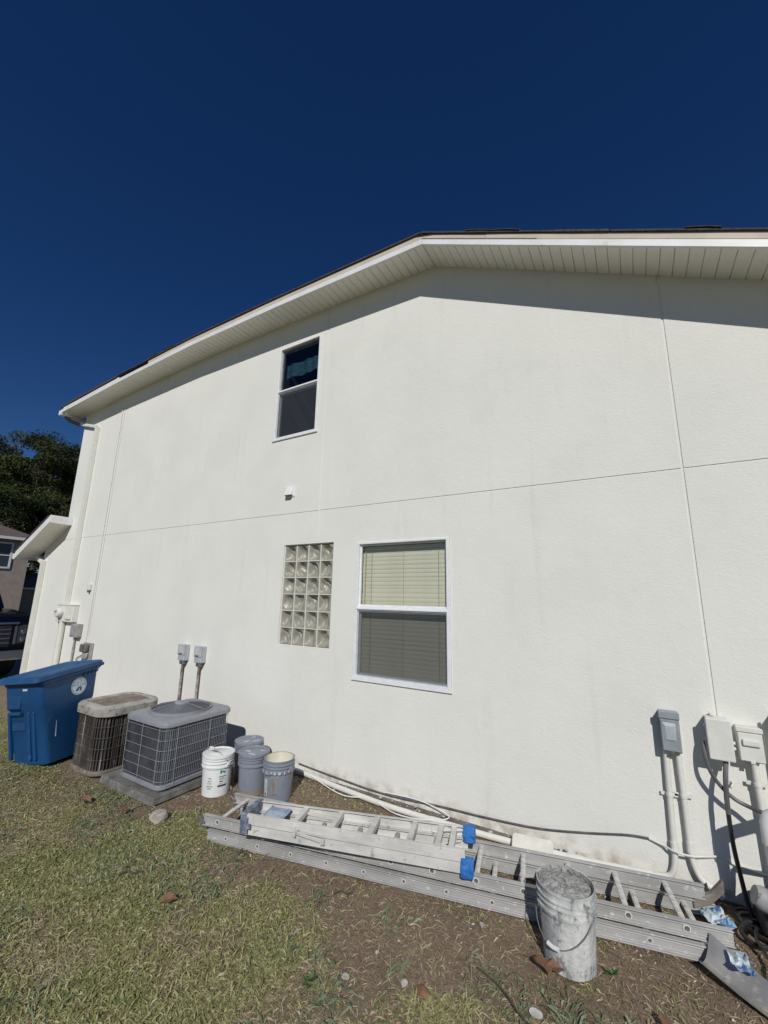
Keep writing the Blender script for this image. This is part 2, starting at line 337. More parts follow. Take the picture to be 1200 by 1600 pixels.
ground()

# ------------------------------------------------------------------ house
HOUSE = thing('house', 'two storey off-white stucco house with pale soffit and sloping roof edge', 'house')
def zs(x): return float(np.interp(x, [-10.9, -8.2, -6, -4, -1.73], [5.855, 5.985, 6.045, 6.02, 5.955])) if x < -1.73 else 5.955 - .5 * (x + 1.73)   # soffit height along the wall
def panel_wall(name, x0, x1, z0, z1, holes, vg, hg, clips):
    xs = {x0, x1}; zz = {z0, z1}; g = .0065
    for a, b, c, d in holes: xs |= {a, b}; zz |= {c, d}
    for x, lo, hi in vg: xs |= {x - .009, x + .009}; zz |= {lo, hi}
    for z, lo, hi in hg: zz |= {z - g, z + g}; xs |= {lo, hi}
    xs = sorted(x for x in xs if x0 <= x <= x1); zz = sorted(z for z in zz if z0 <= z <= z1)
    def dep(xc, zc):
        for a, b, c, d in holes:
            if a < xc < b and c < zc < d: return None
        for x, lo, hi in vg:
            if abs(xc - x) < .009 and lo < zc < hi: return .006
        for z, lo, hi in hg:
            if abs(zc - z) < g and lo < xc < hi: return .0065
        return 0.0
    nx, nz = len(xs) - 1, len(zz) - 1
    D = [[dep((xs[i] + xs[i + 1]) / 2, (zz[k] + zz[k + 1]) / 2) for k in range(nz)] for i in range(nx)]
    b = MB(); HD = .14
    for i in range(nx):
        for k in range(nz):
            d = D[i][k]
            if d is not None:
                b.add([(xs[i], d, zz[k]), (xs[i + 1], d, zz[k]), (xs[i + 1], d, zz[k + 1]), (xs[i], d, zz[k + 1])], [(0, 1, 2, 3)])
            dd = HD if d is None else d
            if i + 1 < nx:
                e = D[i + 1][k]; e = HD if e is None else e
                if abs(e - dd) > 1e-6: b.add([(xs[i + 1], dd, zz[k]), (xs[i + 1], e, zz[k]), (xs[i + 1], e, zz[k + 1]), (xs[i + 1], dd, zz[k + 1])], [(0, 1, 2, 3)])
            if k + 1 < nz:
                e = D[i][k + 1]; e = HD if e is None else e
                if abs(e - dd) > 1e-6: b.add([(xs[i], dd, zz[k + 1]), (xs[i], e, zz[k + 1]), (xs[i + 1], e, zz[k + 1]), (xs[i + 1], dd, zz[k + 1])], [(0, 1, 2, 3)])
    me = bpy.data.meshes.new(name); me.from_pydata(b.v, [], b.f); bm = bmesh.new(); bm.from_mesh(me)
    bmesh.ops.remove_doubles(bm, verts=bm.verts, dist=1e-5)
    for co, no in clips:
        bmesh.ops.bisect_plane(bm, geom=bm.verts[:] + bm.edges[:] + bm.faces[:], plane_co=co, plane_no=no, clear_outer=True)
    bm.to_mesh(me); bm.free()
    return link(name, me, 'stucco', HOUSE)
WB = (-2.76, -1.59, 1.085, 2.60); WU = (-4.29, -3.47, 4.15, 5.62); GB = (-3.925, -3.105, 1.36, 2.625)
XR = 4.2
panel_wall('wall', -10.3, XR, -.15, 6.3, [WB, WU, GB],
           [(.436, 1.16, 6.3), (-3.36, 2.70, 6.3), (-7.2, 2.0, 6.3)], [(3.045, -10.3, XR)],
           [((0, 0, 6.07), (0, 0, 1)), ((-1.73, 0, 5.955 + .02), (.5, 0, 1))])
panel_wall('extension_wall', -11.13, -10.3, -.15, 3.6, [], [], [(3.045, -11.2, -10.3)], [((-10.1, 0, 3.38), (-.49, 0, 1))])
b = MB(); b.box(-10.3, -10.15, .002, 9, 3.2, 5.75); b.box(-11.13, -11.0, .002, 9, -.15, 2.75); b.box(XR - .15, XR, .002, 9, -.15, 2.9); b.box(-10.3, XR, 8.9, 9, -.15, 2.9)
b.build('side_wall', 'stucco', HOUSE)
b = MB(); b.box(-10.3, XR, -.010, 0.0, -.15, .012); b.build('foundation', 'concrete', HOUSE)

# soffit boards, one by one
OV = .375
def soffit_mesh(w):
    b = MB(); b.box(.0045, w - .0045, -OV, .0, 0, .012); b.box(.0, .016, -OV, 0, .012, .02); b.box(w - .016, w, -OV, 0, .012, .02)
    me = bpy.data.meshes.new('soffit_board'); me.from_pydata(b.v, [], b.f); me.materials.append(M['soffit']); return me
bw = .106; SM = soffit_mesh(bw)
aR = math.atan(.5)
n = int((10.53 - 1.731) / bw)
for i in range(n):
    x = -1.731 - (i + 1) * bw
    share('soffit_board', SM, HOUSE, (x, 0, zs(x) + random.uniform(-.0012, .0012)), (0, -math.atan((zs(x + bw) - zs(x)) / bw), 0))
n = int((XR + .3 + 1.729) / (bw * math.cos(aR)))
for i in range(n):
    x = -1.729 + i * bw * math.cos(aR)
    share('soffit_board', SM, HOUSE, (x, 0, zs(x) + random.uniform(-.0012, .0012)), (0, aR, 0))
def strip(name, m, xa, xb, y0, y1, lo, hi, bevel=0, jit=0, step=None):
    xs = [xa]; 
    if step:
        while xs[-1] < xb - step: xs.append(xs[-1] + step * random.uniform(.8, 1.2))
    else: xs += [x for x in (-8.2, -6, -4, -1.73) if xa < x < xb]
    if step and xa < -1.73 < xb: xs.append(-1.73)
    xs = sorted(set(xs + [xb])); rings = []
    for x in xs:
        z = zs(x); j = random.uniform(-jit, jit); k = random.uniform(-jit, jit)
        rings.append([(x, y0 + k, z + lo), (x, y1, z + lo), (x, y1, z + hi + j), (x, y0 + k, z + hi + j)])
    return MB().loft(rings).build(name, m, HOUSE, bevel=bevel)
strip('fascia', 'trim', -10.54, -6.1, -OV - .022, -OV + .003, -.026, .05, .003)
strip('fascia', 'trim', -6.097, -1.731, -OV - .024, -OV + .001, -.026, .046, .003)
strip('fascia', 'trim', -1.729, XR + .4, -OV - .024, -OV + .001, -.026, .046, .003)
strip('frieze_board', 'trim', -10.5, -8.25, -OV - .012, -OV + .012, .054, .098, .003)
strip('frieze_board', 'beige', -7.25, -1.0, -OV - .012, -OV + .012, .056, .1245, .003)
strip('backing_board', 'aludark', -8.24, -7.26, -OV + .03, -OV + .05, .04, .13)
strip('frieze_board', 'beige', -.997, XR + .4, -OV - .014, -OV + .012, .056, .1245, .003)
strip('drip_edge', 'aludark', -1.72, -.5, -OV - .027, -OV - .002, .0465, .0555)
# roof: shingle slab that slopes up behind the level eave, down the rake to the right and away at the far corner
def roof():
    b = MB(); st = .30; nx = 60; ny = 22; y0 = -OV - .030; top = []
    xs = np.linspace(-10.6, XR + .45, nx)
    def zr(x, y):
        a = zs(min(x, -1.73)) + .128 + .5 * (y - y0); c = 5.955 + .128 - .5 * (x + 1.73); d = 5.86 + .128 + .5 * (x + 10.6)
        return min(a, c if x > -1.73 or True else a, d + .0) if x > -10.2 else min(a, d)
    ysr = np.linspace(y0, 9, ny)
    V = [(x, y, max(zr(x, y), 2.9)) for y in ysr for x in xs]
    F = [(k * nx + i, k * nx + i + 1, (k + 1) * nx + i + 1, (k + 1) * nx + i) for k in range(ny - 1) for i in range(nx - 1)]
    b.add(V, F); return b.build('roof', 'shingle', HOUSE)
roof()
for xa, xb in ((-10.58, -8.3), (-8.29, -6.5), (-6.49, -4.1), (-4.09, -1.74)):
    strip('shingle_course', 'shingle', xa, xb, -OV - .032, -OV + .3, .102 if xb < -8.2 else .125, random.uniform(.139, .146), jit=.003, step=.33)
for xa, xb in ((-1.72, .1), (.11, 1.4), (1.41, XR + .4)):
    strip('shingle_course', 'shingle', xa, xb, -OV - .030, -OV + .3, .125, random.uniform(.139, .145), jit=.003, step=.33)
for x, l_ in ((-7.2, .3), (-6.75, .3), (-1.2, .25), (-.95, .3), (.62, .22)):   # lifted tabs
    b = MB(); b.loft([[(q, -OV - .040, zs(q) + .144 + k), (q, -OV + .1, zs(q) + .144), (q, -OV + .1, zs(q) + .151), (q, -OV - .040, zs(q) + .151 + k)] for q, k in ((x, .001), (x + l_ * .6, .008), (x + l_, .002))]); b.build('shingle', 'shingle', HOUSE)
# gutter along the far eave and its downspout across the corner
b = MB(); b.loft([[(-10.66, y, 5.81), (-10.56, y, 5.81), (-10.545, y, 5.92), (-10.675, y, 5.92)] for y in (-OV - .02, 8.5)]); b.build('gutter', 'trim', HOUSE, bevel=.004)
b = MB(); b.tube([(-10.60, -.28, 5.82), (-10.58, -.20, 5.74), (-10.40, -.06, 5.66)], .04, 8); b.build('gutter_outlet', 'aludark', HOUSE, smooth=True)
def rect_path(pts, w, d, name):
    b = MB()
    for p, q in zip(pts[:-1], pts[1:]): b.beam(p, q, w, d, up=(0, 1, 0.001))
    return b.build(name, 'paint', HOUSE, bevel=.006)
rect_path([(-10.38, -.05, 5.67), (-9.62, -.05, 5.46)], .065, .05, 'downspout_elbow')
b = MB(); b.box(-9.645, -9.565, -.072, -.004, 1.62, 5.45); b.box(-9.625, -9.605, -.078, -.072, 1.62, 5.43); b.build('downspout', 'paint', HOUSE, bevel=.012)
b = MB(); b.box(-11.06, -10.965, -.075, -.004, .02, 2.62); b.box(-11.035, -11.01, -.081, -.075, .02, 2.6); b.build('downspout', 'paint', HOUSE, bevel=.012)
rect_path([(-11.30, -.06, 2.70), (-11.02, -.045, 2.58)], .08, .06, 'downspout_elbow')
# little roof over the front extension
def ez(x): return 3.35 + .49 * (x + 10.1)
b = MB(); b.loft([[(x, -OV, ez(x) + .02), (x, .0, ez(x) + .02), (x, .0, ez(x) + .14), (x, -OV, ez(x) + .14)] for x in (-11.5, -10.1)]); b.build('extension_soffit', 'soffit', HOUSE)
for i in range(10):
    x = -11.45 + i * .134; b = MB(); b.loft([[(xx, -OV + .004, ez(xx) + .008), (xx, -.002, ez(xx) + .008), (xx, -.002, ez(xx) + .0195), (xx, -OV + .004, ez(xx) + .0195)] for xx in (x, x + .124)]); b.build('soffit_board', 'soffit', HOUSE)
b = MB(); b.loft([[(x, -OV - .022, ez(x) - .01), (x, -OV - .001, ez(x) - .01), (x, -OV - .001, ez(x) + .145), (x, -OV - .022, ez(x) + .145)] for x in (-11.52, -10.08)]); b.build('fascia', 'trim', HOUSE, bevel=.003)
b = MB(); b.box(-10.098, -10.078, -OV, -.003, ez(-10.1) - .01, ez(-10.1) + .15); b.build('fascia', 'trim', HOUSE, bevel=.003)
b = MB(); b.loft([[(x, -OV - .04, ez(x) + .147), (x, 6, ez(x) + .147), (x, 6, ez(x) + .175), (x, -OV - .04, ez(x) + .175)] for x in (-11.56, -10.06 - .1)]); b.build('extension_roof', 'shingle', HOUSE)
b = MB(); b.loft([[(-11.62, y, ez(-11.5) - .02), (-11.53, y, ez(-11.5) - .02), (-11.52, y, ez(-11.5) + .10), (-11.64, y, ez(-11.5) + .10)] for y in (-OV - .02, 5)]); b.build('gutter', 'trim', HOUSE, bevel=.004)

# windows
def frame_box(b, x0, x1, z0, z1, w, y0, y1, wt=None, wb=None):
    wt = wt or w; wb = wb or w
    b.box(x0, x0 + w, y0, y1, z0, z1); b.box(x1 - w, x1, y0, y1, z0, z1)
    b.box(x0 + w, x1 - w, y0 + .001, y1 - .001, z1 - wt, z1); b.box(x0 + w, x1 - w, y0 + .001, y1 - .001, z0, z0 + wb)
def window(x0, x1, z0, z1, zm, blinds):
    b = MB(); w = .040
    frame_box(b, x0 + .002, x1 - .002, z0 + .002, z1 - .002, w, -.014, .075, .024, .036)
    b.box(x0 - .008, x1 + .008, -.020, -.001, z0 - .012, z0 + .0015)
    wn_ = b.build('window', 'wframe', HOUSE, bevel=.003)
    tag(wn_, label='upper storey window with dark glass and half screen' if not blinds else 'ground floor window with closed cream blinds')
    xa, xb = x0 + .042, x1 - .042
    b = MB(); b.box(xa - .015, xb + .015, -.006, .045, zm - .025, zm + .025); b.box(xa - .01, xb + .01, -.02, -.006, zm - .012, zm + .006); b.build('meeting_rail', 'wframe', wn_, bevel=.003)
    b = MB(); frame_box(b, xa - .001, xb + .001, zm + .025, z1 - .027, .018, .018, .044); b.build('sash', 'wframe' if blinds else 'greydull', wn_, bevel=.002)
    b = MB(); frame_box(b, xa - .001, xb + .001, z0 + .038, zm - .025, .022, .03, .060); b.build('sash', 'wframe', wn_, bevel=.002)
    p = 'pane' if blinds else 'dpane'
    MB().box(xa + .02, xb - .02, .030, .034, zm + .042, z1 - .044).build('pane', p, wn_)
    MB().box(xa + .02, xb - .02, .044, .048, z0 + .058, zm - .045).build('pane', p, wn_)
    b = MB(); b.add([(xa, .012, z0 + .038), (xb, .012, z0 + .038), (xb, .012, zm - .026), (xa, .012, zm - .026)], [(0, 1, 2, 3)]); b.build('insect_screen', 'screen', wn_)
    b = MB(); frame_box(b, xa, xb, z0 + .038, zm - .025, .012, .008, .0165); b.build('screen_frame', 'greylight', wn_)
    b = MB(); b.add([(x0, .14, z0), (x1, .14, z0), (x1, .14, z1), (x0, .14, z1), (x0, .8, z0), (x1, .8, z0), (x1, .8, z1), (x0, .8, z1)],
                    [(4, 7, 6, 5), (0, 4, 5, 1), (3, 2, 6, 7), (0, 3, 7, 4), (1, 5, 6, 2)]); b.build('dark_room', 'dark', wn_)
    if blinds:
        sl_ = MB(); t = R(84); hw = .0285
        for k in range(4):
            pass
        ring = []
        for k in range(5):
            s = (k - 2) / 2; yy = s * hw * math.cos(t) - .004 * (1 - s * s) * 1.0; zz = s * hw * math.sin(t)
            ring.append((yy, zz))
        vs = [(x, y, z) for x in (x0 + .03, x1 - .03) for y, z in ring]; sl_.add(vs, [(k, k + 1, 5 + k + 1, 5 + k) for k in range(4)])
        me = bpy.data.meshes.new('slat'); me.from_pydata(sl_.v, [], sl_.f); me.materials.append(M['blind']); me.shade_smooth()
        z = z0 + .05
        while z < z1 - .09:
            share('slat', me, wn_, (random.uniform(-.002, .002), .108, z), (random.uniform(-.07, .07), random.uniform(-.0012, .0012), 0)); z += .0455
        MB().box(x0 + .03, x1 - .03, .085, .13, z1 - .085, z1 - .045).build('head_rail', 'blind', wn_, bevel=.003)
        b = MB()
        for fx in (.14, .5, .86):
            xx = x0 + (x1 - x0) * fx
            b.box(xx - .0025, xx + .0025, .083, .085, z0 + .05, z1 - .08)
        b.build('ladder_cord', 'cord', wn_)
        b = MB(); b.tube([(x0 + .085, .078, z1 - .1), (x0 + .08, .078, zm + .06)], .005, 6); b.build('tilt_wand', 'cord', wn_)
    else:
        b = MB(); xs = np.linspace(x0 + .06, x1 - .06, 26)
        tops = [[(x, .12 + .012 * math.sin(k * .83 + 1.3 * math.sin(k * .37)), z + (.012 * math.sin(k * .31 + 1) if z < zm + .4 else .004 * math.sin(k * .5))) for k, x in enumerate(xs)] for z in (zm + .28, zm + .50)]
        vs = tops[0] + tops[1]; nn = len(xs); b.add(vs, [(i, i + 1, nn + i + 1, nn + i) for i in range(nn - 1)]); b.build('reflection_strip', 'teal', wn_, smooth=True)  # added teal strip behind the pane stands in for a reflection
window(*WB, 1.845, True); window(*WU, 4.905, False)

# glass block panel, each block its own piece
x0, x1, z0, z1 = GB
b = MB(); b.box(x0, x1, .128, .16, z0, z1); frame_box(b, x0 + .001, x1 - .001, z0 + .001, z1 - .001, .012, .016, .127)
nx, nz = 4, 6; pw = (x1 - x0 - .024) / nx; ph = (z1 - z0 - .024) / nz
for i in range(1, nx): b.box(x0 + .012 + i * pw - .006, x0 + .012 + i * pw + .006, .020, .1275, z0 + .012, z1 - .012)
for k in range(1, nz):
    for i in range(nx): b.box(x0 + .012 + i * pw + (.006 if i else 0), x0 + .012 + (i + 1) * pw - (.006 if i < nx - 1 else 0), .022, .1275, z0 + .012 + k * ph - .005, z0 + .012 + k * ph + .005)
GP = b.build('glass_block_window', 'mortar', HOUSE); tag(GP, label='four by six glass block window')
gm = bpy.data.materials.new('wavy_block_glass'); gm.use_nodes = True; bb = gm.node_tree.nodes['Principled BSDF']
bb.inputs['Base Color'].default_value = (.30, .29, .235, 1); bb.inputs['Roughness'].default_value = .5; bb.inputs['Coat Weight'].default_value = .15; bb.inputs['Coat Roughness'].default_value = .22
M['gblock'] = gm
def gblock(seed):
    n = 17; w, h = pw - .014, ph - .012; V = []; rg = np.random.default_rng(seed)
    ph1, ph2 = rg.random(2) * 6; cu, cv = rg.uniform(.30, .52), rg.uniform(.46, .66); am = rg.uniform(.8, 1.5)
    for k in range(n):
        for i in range(n):
            u, v = i / (n - 1), k / (n - 1); e = min(u, 1 - u, v, 1 - v); ed = min(1, e * 7)
            wave = math.sin(11 * u + 6 * v + 3.2 * math.sin(3.1 * v + ph1) + ph1) * .5 + math.sin(15 * u - 4 * v + 2.5 * math.sin(4 * u + 3 * v + ph2)) * .38
            dish = 1 - min(1, ((u - cu) * 2.0) ** 2 + ((v - cv) * 1.7) ** 2)
            V.append(((u - .5) * w, -.022 + .064 * dish * ed - .014 * am * wave * ed, (v - .5) * h))
    F = [(k * n + i, k * n + i + 1, (k + 1) * n + i + 1, (k + 1) * n + i) for k in range(n - 1) for i in range(n - 1)]
    me = bpy.data.meshes.new('glass_block'); me.from_pydata(V, [], F); me.shade_smooth(); me.materials.append(gm); return me
gms = [gblock(k) for k in range(24)]
for i in range(nx):
    for k in range(nz):
        share('glass_block', gms[i * 6 + k], GP, (x0 + .012 + (i + .5) * pw, .052, z0 + .012 + (k + .5) * ph), (random.uniform(-.02, .02), 0, random.uniform(-.03, .03)))

# ------------------------------------------------------------------ fixtures on the wall
v = thing('dryer_vent', 'small white square vent hood on the wall under the upper window', 'vent', (-3.88, 0, 3.355))
MB().box(-.085, .085, -.012, -.001, -.08, .08).build('flange', 'trim', v, bevel=.004)
b = MB(); b.loft([[(-.06, -.012, -.055), (.06, -.012, -.055), (.06, -.012, .06), (-.06, -.012, .06)], [(-.055, -.075, -.065), (.055, -.075, -.065), (.055, -.03, .045), (-.055, -.03, .045)]]); b.build('hood', 'trim', v, bevel=.005)
MB().box(-.045, .045, -.068, -.02, -.0655, -.060).build('flap', 'aludark', v)

def wall_box(name, label, x0, x1, z0, z1, d, m, lid=.014, bevel=.006, cat='utility box'):
    t = thing(name, label, cat, ((x0 + x1) / 2, 0, z0)); w = (x1 - x0) / 2; h = z1 - z0
    MB().box(-w, w, -d, -.001, 0, h).build('housing', m, t, bevel=bevel)
    return t, w, h
t, w, h = wall_box('electrical_box', 'grey metal electrical box with recessed window fed by two pale conduits', .082, .205, .905, 1.175, .095, 'greybox')
MB().box(-w - .004, w + .004, -.104, -.088, h - .045, h + .006).build('rain_hood', 'greybox', t, bevel=.005)
b = MB(); b.box(-w + .005, w - .005, -.105, -.0955, .008, h - .05); b.build('cover', 'greybox', t, bevel=.005)
b = MB(); b.loft([[(-.040, -.1052, .06 + .02), (.034, -.1052, .08), (.04, -.1052, h - .065), (-.048, -.1052, h - .065)], [(-.024, -.112, .085), (.02, -.112, .085), (.026, -.114, h - .09), (-.030, -.114, h - .09)]]); b.build('window_plate', 'greylight', t, bevel=.003)
MB().box(-.008, .012, -.112, -.100, -.004, .012).build('latch', 'aludark', t)

t, w, h = wall_box('cable_box', 'cream cable junction box with black hoses hanging below', .362, .492, .925, 1.175, .125, 'paint')
b = MB(); b.box(-w - .006, w + .006, -.138, -.122, -.008, h + .006); b.build('cover', 'paint', t, bevel=.008, seg=2)
for z in (.1, .19):
    b = MB(); b.lathe([(.009, 0), (.009, .012)], n=10); o = b.build('screw', 'trim', t); o.location = (-w - .001, -.055, z); o.rotation_euler = (0, R(-90), 0)
for z in (.09, .055):
    MB().box(w + .007, w + .028, -.07, -.05, z, z + .018).build('tab', 'trim', t, bevel=.003)
b = MB(); b.lathe([(.012, 0), (.016, .004), (.016, .016)], n=12); b.build('eyelet', 'paint', t, loc=(-.02, -.03, h + .005))
b = MB(); b.lathe([(.015, -.03), (.015, -.012), (.02, -.012), (.02, 0)], n=12); b.build('gland', 'greylight', t, loc=(.02, -.09, -.001), smooth=True)

t, w, h = wall_box('disconnect_box', 'cream switch box with raised handle bar on its door', .528, .662, .925, 1.14, .09, 'paint')
b = MB(); b.box(-w - .005, w + .005, -.102, -.088, h - .028, h + .005); b.build('rain_hood', 'paint', t, bevel=.004)
b = MB(); b.box(-w + .002, w - .002, -.101, -.0905, .006, h - .032); b.build('door', 'paint', t, bevel=.004)
b = MB(); b.box(-.045, .05, -.118, -.1012, .105, .145); b.build('handle', 'paint', t, bevel=.008, seg=2)
MB().box(-.014, .01, -.108, -.10, -.004, .01).build('latch', 'paint', t)
t, w, h = wall_box('meter_box', 'large cream panel box cut by the right edge of the photo', .735, 1.05, .80, 1.24, .13, 'paint')
MB().box(-w + .01, w - .01, -.142, -.131, .012, h - .012).build('door', 'paint', t, bevel=.006)
b = MB(); b.tube([(-w - .012, -.1, h - .02), (-w - .012, -.1, h + .0)], .01, 8); b.build('hinge', 'aludark', t)

def conduit(name, label, pts, r, m='paint', clips=(), couplers=(), cat='conduit', n=10, straps=True):
    p0 = Vector(pts[0]); t = thing(name, label, cat, pts[-1] if pts[-1][2] < pts[0][2] else pts[0])
    base = Vector(t.location); q = [Vector(p) - base for p in pts]
    b = MB(); b.tube(q, r, n); b.build('pipe', m, t, smooth=True)
    for c in couplers:
        i = Vector(c[0]) - base; j = Vector(c[1]) - base; b = MB(); b.tube([i, j], r * 1.22, n); b.build('coupling', m, t, smooth=True)
    for c in clips:
        c = Vector(c) - base; b = MB(); b.box(c.x - r * 2.6, c.x + r * 2.6, c.y + r * .6, c.y + r * .6 + .006, c.z - .012, c.z + .012)
        b.tube([c - Vector((0, 0, .011)), c + Vector((0, 0, .011))], r * 1.18, n); b.build('strap', m, t, smooth=True)
    return t
y = -.034
conduit('conduit', 'left pale conduit from the grey box bending into the pipe along the wall base',
        smooth_path([(.105, y, .905), (.098, y, .6), (.092, y, .30), (.086, y, .17), (.06, y, .09), (.01, y - .005, .062), (-.06, y - .02, .055)], 6), .020,
        clips=[(.098, y, .6)], couplers=[((.093, y, .245), (.0915, y, .30))])
conduit('conduit', 'right pale conduit from the grey box bending right into the ground',
        smooth_path([(.178, y, .905), (.183, y, .61), (.186, y, .32), (.192, y, .21), (.225, y - .005, .12), (.29, y - .01, .075), (.34, y - .02, .045)], 6), .020,
        clips=[(.183, y, .61)], couplers=[((.186, y, .26), (.186, y, .325))])
conduit('conduit', 'pale conduit running down below the cream switch box', [(.605, -.045, .925), (.612, -.045, .6), (.62, -.045, .02)], .022, clips=[(.607, -.045, .78)])
P = [(-.06, -.056, .054), (-.30, -.075, .036), (-.56, -.10, .026), (-.89, -.125, .022), (-1.24, -.15, .020), (-1.69, -.17, .020), (-2.2, -.17, .02), (-2.79, -.12, .022), (-3.48, -.045, .03), (-3.9, -.03, .035)]
t = thing('water_pipe', 'long off-white plastic pipe lying along the base of the wall', 'pipe', (-1.9, -.16, 0)); b = MB()
b.tube(smooth_path([(p[0] + 1.9, p[1] + .16, p[2] + .008) for p in P], 5), .025, 10); b.build('pipe', 'paint', t, smooth=True)
for k in (2, 5):
    p = P[k]; b = MB(); b.tube([(p[0] + 1.9 - .05, p[1] + .16 - .004, p[2] + .008), (p[0] + 1.9 + .05, p[1] + .164, p[2] + .008)], .030, 10); b.build('coupling', 'paint', t, smooth=True)
def cable(name, label, pts, r, m, n=6, sm=6):
    b = MB(); base = Vector(pts[0]); b.tube(smooth_path([Vector(p) - base for p in pts], sm), r, n); o = b.build(name, m, smooth=True, loc=pts[0]); return tag(o, label, 'cable')
cable('cable', 'thin dark cable lying along the wall above the long pipe', [(-3.45, -.018, .10), (-2.9, -.02, .07), (-2.3, -.02, .05), (-1.7, -.02, .085), (-1.28, -.018, .10), (-.85, -.016, .13), (-.5, -.014, .19), (-.2, -.014, .255), (-.06, -.014, .27)], .0075, 'cable')
cable('cable', 'pale painted cable crossing both conduits near the ground', [(-.06, -.016, .272), (.03, -.03, .255), (.095, -.066, .25), (.19, -.066, .25), (.27, -.03, .255), (.36, -.014, .27), (.44, -.014, .245), (.56, -.014, .235), (.8, -.014, .23)], .0075, 'paint')
cable('cable', 'loose pale wire tangled at the base of the wall behind the buckets', [(-3.2, -.1, .05), (-2.7, -.22, .025), (-2.4, -.16, .035), (-2.05, -.26, .03), (-1.75, -.22, .04), (-1.6, -.08, .05), (-1.9, -.04, .09), (-2.3, -.03, .07)], .005, 'trim')
cable('hose', 'dark grey hose looping from the cream cable box to the right', [(.335, -.075, 1.01), (.333, -.10, .95), (.345, -.12, .85), (.39, -.12, .76), (.46, -.12, .69), (.53, -.13, .662), (.60, -.17, .655), (.72, -.25, .66)], .0125, 'cable', 8)
o = cable('hose', 'dark hose hanging straight down from the cream cable box to the ground', [(.447, -.09, .90), (.43, -.13, .82), (.418, -.15, .70), (.415, -.155, .55), (.42, -.155, .40), (.435, -.155, .25), (.45, -.16, .12), (.47, -.2, .02)], .0135, 'black', 8)
b = MB(); b.tube(smooth_path([(0, 0, .002), (-.017, -.04, -.08), (-.029, -.06, -.20), (-.031, -.065, -.30)], 5), .0150, 8); b.build('sleeve', 'cable', o, smooth=True)
t = thing('wall_hook', 'small pale cable hook screwed to the wall below the cable box', 'hook', (.475, 0, .755))
b = MB(); b.tube(smooth_path([(0, -.001, 0), (0, -.03, -.005), (-.012, -.04, -.02), (-.012, -.03, -.03)], 4), .006, 8); b.build('hook', 'paint', t, smooth=True)
b = MB(); b.lathe([(.011, 0), (.011, .006)], n=10); o = b.build('plate', 'paint', t); o.rotation_euler = (R(90), 0, 0)

# AC disconnects with rusty conduits
def acbox(x, label):
    t = thing('disconnect_switch', label, 'switch box', (x, 0, .40), 0, 'air conditioner disconnects on the wall')
    b = MB(); b.box(-.075, .075, -.085, -.001, .62, .84); b.build('housing', 'greylight', t, bevel=.005)
    b = MB(); b.box(-.08, .08, -.095, -.083, .70, .848); b.build('cover', 'greylight', t, bevel=.005)
    b = MB(); b.box(-.05, .05, -.0985, -.095, .72, .815); b.build('label_plate', 'labelpaper', t)
    b = MB(); b.box(-.03, .03, -.107, -.0945, .712, .728); b.build('pull_handle', 'aludark', t, bevel=.003)
    b = MB(); b.box(-.04, .045, -.075, -.01, .57, .6195); b.build('knockout', 'aludark', t, bevel=.004)
    b = MB(); b.tube([(0, -.045, .58), (0, -.045, .1), (.01, -.07, 0), (.02, -.12, -.09)], .017, 10); b.build('conduit', 'rust', t, smooth=True)
    return t
a = acbox(-5.74, 'left of two pale grey switch boxes on rusty conduits behind the air conditioners')
c = copy_tree(a); c.location.x = -5.36; c['label'] = 'right of two pale grey switch boxes on rusty conduits behind the air conditioners'

# left corner service equipment
t = thing('electric_meter', 'cream electric meter with round dial on the wall above the blue bin', 'meter', (-9.5, 0, 1.40))
MB().box(-.33, .33, -.10, -.001, 0, .31).build('housing', 'paint', t, bevel=.008)
b = MB(); b.lathe([(.092, 0), (.098, .01), (.098, .05), (.085, .085), (.05, .10)], n=24); o = b.build('dial', 'paint', t, smooth=True); o.location = (-.12, -.10, .17); o.rotation_euler = (R(90), 0, 0)
b = MB(); b.box(-.05, .05, -.006, 0, -.02, .02); o = b.build('dial_plate', 'greydull', t); o.location = (-.12, -.197, .19)
b = MB(); b.box(.10, .28, -.125, -.099, .05, .10); b.build('latch', 'paint', t, bevel=.006)
MB().box(-.335, .335, -.108, -.002, .312, .325).build('rain_hood', 'paint', t)
conduit('conduit', 'thick cream conduit below the electric meter', [(-9.62, -.055, 1.40), (-9.62, -.055, 0.0)], .05, n=14)
conduit('conduit', 'thin cream conduit left of the thick one below the electric meter', [(-9.86, -.02, 1.40), (-9.86, -.02, 0)], .011)
t = thing('junction_box', 'small grey plastic box right of the electric meter', 'utility box', (-9.03, 0, 1.14))
MB().box(-.13, .13, -.10, -.001, 0, .24).build('housing', 'greydull', t, bevel=.015, seg=2)
MB().box(-.10, .10, -.112, -.1005, .03, .21).build('cover', 'greydull', t, bevel=.006)
conduit('conduit', 'thin grey conduit dropping from the small grey box', [(-9.08, -.03, 1.14), (-9.08, -.03, .8), (-9.08, -.03, 0)], .016, 'greydull', couplers=[((-9.08, -.03, .82), (-9.08, -.03, .98))])
t = thing('cable_terminal', 'weathered open cable terminal with tangled wires above the blue bin', 'utility box', (-8.56, 0, .74))
MB().box(-.16, .16, -.03, -.001, 0, .33).build('back_plate', 'greydull', t, bevel=.005)
MB().box(-.13, .08, -.11, -.031, .17, .31).build('cover', 'aludark', t, bevel=.03, seg=3)
b = MB(); b.lathe([(.075, 0), (.085, .02), (.06, .05)], n=16); o = b.build('coil', 'greydull', t, smooth=True, loc=(.0, -.031, .12)); o.rotation_euler = (R(90), 0, 0)
